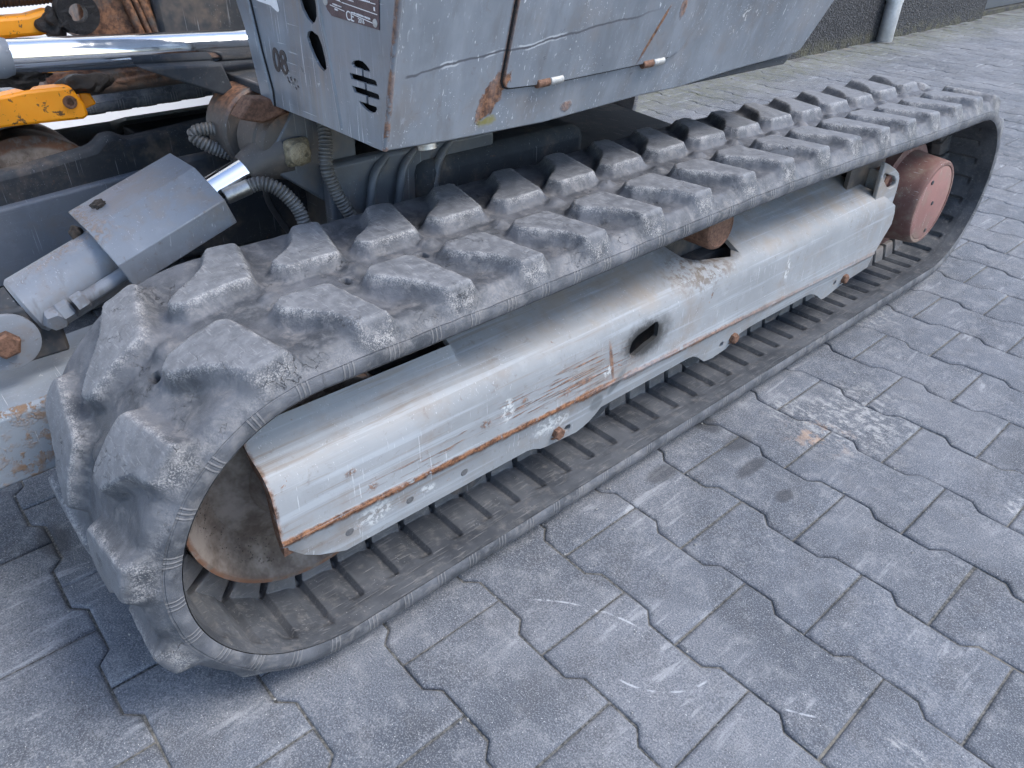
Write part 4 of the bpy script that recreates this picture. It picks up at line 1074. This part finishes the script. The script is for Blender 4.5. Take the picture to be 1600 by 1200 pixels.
# soft vertical bulge right of the slots
tube('pressed_ridge', [(-.468, -.2128, .563), (-.478, -.2128, .63), (-.492, -.2128, .70), (-.51, -.2128, .80)], .0040, M_HOUSE, fp, 30, 12)
# corner bead
tube('corner_bead', [(-.3825, -.2135, .5605), (-.3610, -.2135, .6345), (-.3395, -.2125, .7090), (-.29, -.2115, .88)], .0028, M_HOUSE, EX, 30, 10)
# rusty lump of filler at the door corner
# nameplate with CE mark
def fpz(x, z): return (x, -.2153, z)
NP = [(-.4800, .7600), (-.4760, .6945), (-.4700, .6868), (-.4620, .6820), (-.3735, .6795), (-.3640, .7600)]
npl = prism('name_plate', NP, (0, -.2152, 0), (1, 0, 0), (0, 0, 1), .0009, M_PLATE, EX, .0003)
npl['label'] = 'dark brown riveted maker plate with CE mark'
YP = -.2162
text('plate_text', 'CE', .0125, (-.4330, YP, .6822), (1, 0, -.03), (0, 0, 1), M_WHITE, npl, .0002)
def ln(x0, z0, x1, z1, w=.0007):
    d = Vector((x1 - x0, z1 - z0)); n = Vector((-d.y, d.x)).normalized() * w / 2
    prism('plate_line', [(x0 + n.x, z0 + n.y), (x0 - n.x, z0 - n.y), (x1 - n.x, z1 - n.y), (x1 + n.x, z1 + n.y)], (0, YP, 0), (1, 0, 0), (0, 0, 1), .0002, M_WHITE, npl)
ln(-.475, .7015, -.4405, .6975); ln(-.439, .6972, -.3745, .6930); ln(-.439, .7045, -.3765, .7020)
ln(-.463, .6925, -.4350, .6895); ln(-.4205, .6885, -.3830, .6845)
text('plate_text', 'XXX XXXX XX', .0058, (-.4180, YP, .6880), (1, 0, -.07), (0, 0, 1), M_WHITE, npl, .0002) if False else None
# small illegible print rendered as rows of tiny dashes
for (x0, z0, n, s_) in ((-.4195, .6900, 13, .0025), (-.458, .6940, 7, .0026), (-.436, .7065, 15, .0034), (-.4265, .7010, 5, .0022), (-.4545, .6895, 4, .0018)):
    for i in range(n):
        x = x0 + i * s_ * 1.0; z = z0 - i * s_ * .07
        ln(x, z, x + s_ * .7, z - s_ * .05, random.uniform(.0009, .0018))
text('plate_text', '2016', .0058, (-.4105, YP, .6822), (1, 0, -.03), (0, 0, 1), M_WHITE, npl, .0002)
for (x, z, r) in ((-.4720, .6955, .0048), (-.3795, .6850, .0042)):
    lathe('rivet', [(0, r), (.0012, r * .9), (.0018, r * .4)], (x, -.2155, z), (0, -1, 0), M_RIVET, npl, 18)
for (x, z) in ((-.4435, .7000), (-.3790, .6975)): prism('plate_mark', [(x - .0012, z - .0015), (x + .0012, z - .0018), (x + .0012, z + .0016), (x - .0012, z + .0018)], (0, YP, 0), (1, 0, 0), (0, 0, 1), .0002, M_WHITE, npl)
# worn number decal and torn sticker
nd = text('number_decal', '08', .0365, (-.6165, -.2154, .6050), (1, 0, 0), (0, 0, 1), M_DECAL, EX, .0002, 0., .03)
nd['label'] = 'worn dark number decal reading 08'
for _ in range(16):
    x = -.575 + random.gauss(0, .008); z = .598 + random.gauss(0, .004) - (x + .575) * .3
    prism('decal_scrap', [(x, z), (x + random.uniform(.001, .004), z - .001), (x + random.uniform(.001, .003), z + random.uniform(.001, .003)), (x - .001, z + .0015)], (0, -.2154, 0), (1, 0, 0), (0, 0, 1), .0003, random.choice([M_DECAL, M_DECAL, M_RIVET]), nd)
st = prism('torn_sticker', [(-.645, .74), (-.6420, .6800), (-.6300, .6785), (-.6020, .6775), (-.5915, .6738), (-.5850, .6720), (-.5815, .6745), (-.5850, .6860), (-.5800, .74)], (0, -.2154, 0), (1, 0, 0), (0, 0, 1), .0003, M_WHITE, EX)
st['label'] = 'torn white sticker at the top of the front panel'
prism('sticker_bar', [(-.638, .6850), (-.638, .6832), (-.612, .6815), (-.612, .6833)], (0, -.2158, 0), (1, 0, 0), (0, 0, 1), .0002, M_DECAL, st)
lathe('drain_plug', [(0, .011), (.006, .011), (.007, .008)], (-.395, -.15, .554), (.2, 0, -1), M_STEEL, EX, 16)

# ---- swing cylinder rod, yellow brackets and castings at the upper left
lathe('swing_cylinder_rod', [(0, .0200), (.50, .0200)], (-.800, -.470, .6185), (.02, 1, -.045), M_CHROME, EX, 64)
lathe('rod_gland', [(-.10, .0235), (-.002, .0235), (.004, .0215), (.008, .0202)], (-.800, -.468, .6185), (.02, 1, -.045), M_GREYP, EX, 48)
yb = prism('yellow_bracket', [(-.60, .560), (-.475, .558), (-.440, .5615), (-.385, .5605), (-.374, .536), (-.372, .520), (-.380, .516), (-.47, .520), (-.60, .517)], (-.915, 0, 0), (0, 1, 0), (0, 0, 1), .030, M_YEL, EX, .004)
yb['label'] = 'yellow bracket with chipped paint and a hex socket bolt'
lathe('socket_bolt', [(0, .0085), (.005, .0085), (.006, .007), (.0055, .0042), (.002, .0040)], (-.886, -.392, .541), (1, 0, 0), M_BOLT, yb, 24)
prism('yellow_tab', [(-.372, .546), (-.358, .545), (-.352, .528), (-.372, .522)], (-.93, 0, 0), (0, 1, 0), (0, 0, 1), .02, M_YEL, yb, .003)
yb2 = prism('yellow_arm', [(-.62, .648), (-.45, .648), (-.41, .648), (-.385, .653), (-.365, .649), (-.358, .642), (-.362, .628), (-.40, .623), (-.62, .623)], (-.925, 0, 0), (0, 1, 0), (0, 0, 1), .03, M_YEL, EX, .005)
yb2['label'] = 'yellow arm end caked in grease above the chrome rod'
def blob(name, c, r, mat, parent, seed, sub=4, amp=.35):
    bm = bmesh.new(); bmesh.ops.create_icosphere(bm, subdivisions=sub, radius=1); rr_ = random.Random(seed)
    ks_ = [(Vector([rr_.gauss(0, 1) for _ in range(3)]) * rr_.uniform(2, 6), rr_.uniform(0, 6)) for _ in range(8)]
    for vv in bm.verts:
        p = vv.co.copy(); s_ = 1 + amp * sum(math.sin(k.dot(p) + ph_) for k, ph_ in ks_) / 4
        vv.co = Vector((c[0] + p.x * r[0] * s_, c[1] + p.y * r[1] * s_, c[2] + p.z * r[2] * s_))
    me = bpy.data.meshes.new(name); bm.to_mesh(me); bm.free(); me.shade_smooth(); return link(name, me, mat, parent)
blob('grease_lump', (-.895, -.378, .636), (.018, .018, .016), M_GREASE, yb2, 3)
blob('grease_lump', (-.82, -.450, .592), (.03, .03, .012), M_GREASE, EX, 5)
blob('grease_lump', (-.91, -.36, .556), (.02, .03, .014), M_GREASE, EX, 8)
# eye with hole that shows the pale door behind
lathe('lug_eye', [(0, .0115), (0, .026), (.02, .026), (.02, .0115)], (-.90, -.352, .648), (1, 0, -.0), M_GREASE, EX, 32)
o = bpy.data.objects['lug_eye']; bm = bmesh.new(); bm.from_mesh(o.data)
caps = [f_ for f_ in bm.faces if len(f_.verts) > 6]; bmesh.ops.delete(bm, geom=caps, context='FACES')
bm.verts.ensure_lookup_table()
for i in range(32): bm.faces.new((bm.verts[i], bm.verts[96 + i], bm.verts[96 + (i + 1) % 32], bm.verts[(i + 1) % 32]))
bmesh.ops.recalc_face_normals(bm, faces=bm.faces); bm.to_mesh(o.data); bm.free()
tube('corrugated_hose', [(-.93, -.62, .664), (-.93, -.45, .668), (-.93, -.355, .672), (-.94, -.30, .69)], .013, M_RUBH, EX, 300, 14, .0045, .0016)
tube('black_hose_top', [(-.90, -.62, .650), (-.90, -.50, .665), (-.90, -.44, .685), (-.90, -.40, .72)], .014, M_RUBH, EX, 60, 14)
prism('boom_foot', [(-.335, .60), (-.342, .625), (-.338, .66), (-.345, .80), (-.10, .80), (-.10, .60)], (-1.05, 0, 0), (0, 1, 0), (0, 0, 1), .13, M_CAST, EX, .008)
for (y0, w) in ((-.280, .006), (-.268, .004), (-.258, .007)):
    tube('casting_rib', [(-.915, y0 - .02, .74), (-.915, y0, .66), (-.915, y0 + .014, .60)], w, M_CAST, EX, 20, 8)
box('boom_side', (-1.06, -.245, .585), (-.90, -.09, .80), M_DARKP, EX, .006)
box('lower_link', (-1.02, -.40, .528), (-.955, -.10, .566), M_CAST, EX, .01)
blob('link_dents', (-.968, -.27, .548), (.018, .045, .018), M_CAST, EX, 12, 4, .25)
prism('slew_wing', [(-.330, .598), (-.225, .592), (-.215, .556), (-.232, .552)], (-.86, 0, 0), (0, 1, 0), (0, 0, 1), .11, M_DARKP, EX, .003)
prism('inner_web', [(-.35, .33), (-.36, .43), (-.30, .47), (-.05, .475), (.10, .44), (.10, .30)], (-.80, 0, 0), (0, 1, 0), (0, 0, 1), .02, M_DARKP, EX, .006)
# large dark cast leg between centre and the far track
prism('far_leg', [(-.70, .29), (-.62, .335), (-.40, .350), (-.285, .364), (-.262, .383), (-.238, .383), (-.222, .368), (0, .383), (.2, .39), (.2, .20), (-.70, .14)], (-1.34, 0, 0), (0, 1, 0), (0, 0, 1), .05, M_DARKP, EX, .012)

# ---- lumps of dried mud lying on the guard (their own thing)
nG = (Vector(GV[1]) - Vector(GV[0])).cross(Vector(GW[0]) - Vector(GV[0])).normalized(); nG = nG if nG.z > 0 else -nG
cm = Vector(GV[0]) * .10 + Vector(GV[1]) * .12 + Vector(GW[0]) * .42 + Vector(GW[1]) * .36 + nG * .003
mc = blob('mud_clod', cm, (.0055, .0075, .005), M_EARTH, None, 4, 4, .45)
tag(mc, 'small dark clod of dried mud on top of the folded grey cylinder guard', 'mud clod')
mc2 = blob('mud_clod', Vector(GW[0]) * .45 + Vector(GW[1]) * .55 + Vector((0, -.006, -.014)), (.005, .007, .010), M_EARTH, None, 9, 4, .45)
tag(mc2, 'dark clod of mud stuck at the lower left edge of the cylinder guard', 'mud clod')

bpy.context.view_layer.update()
S.render.engine = 'CYCLES'
S.cycles.use_adaptive_sampling = True; S.cycles.adaptive_threshold = .035; S.cycles.use_denoising = True
S.cycles.max_bounces = 5; S.cycles.diffuse_bounces = 3; S.cycles.glossy_bounces = 3
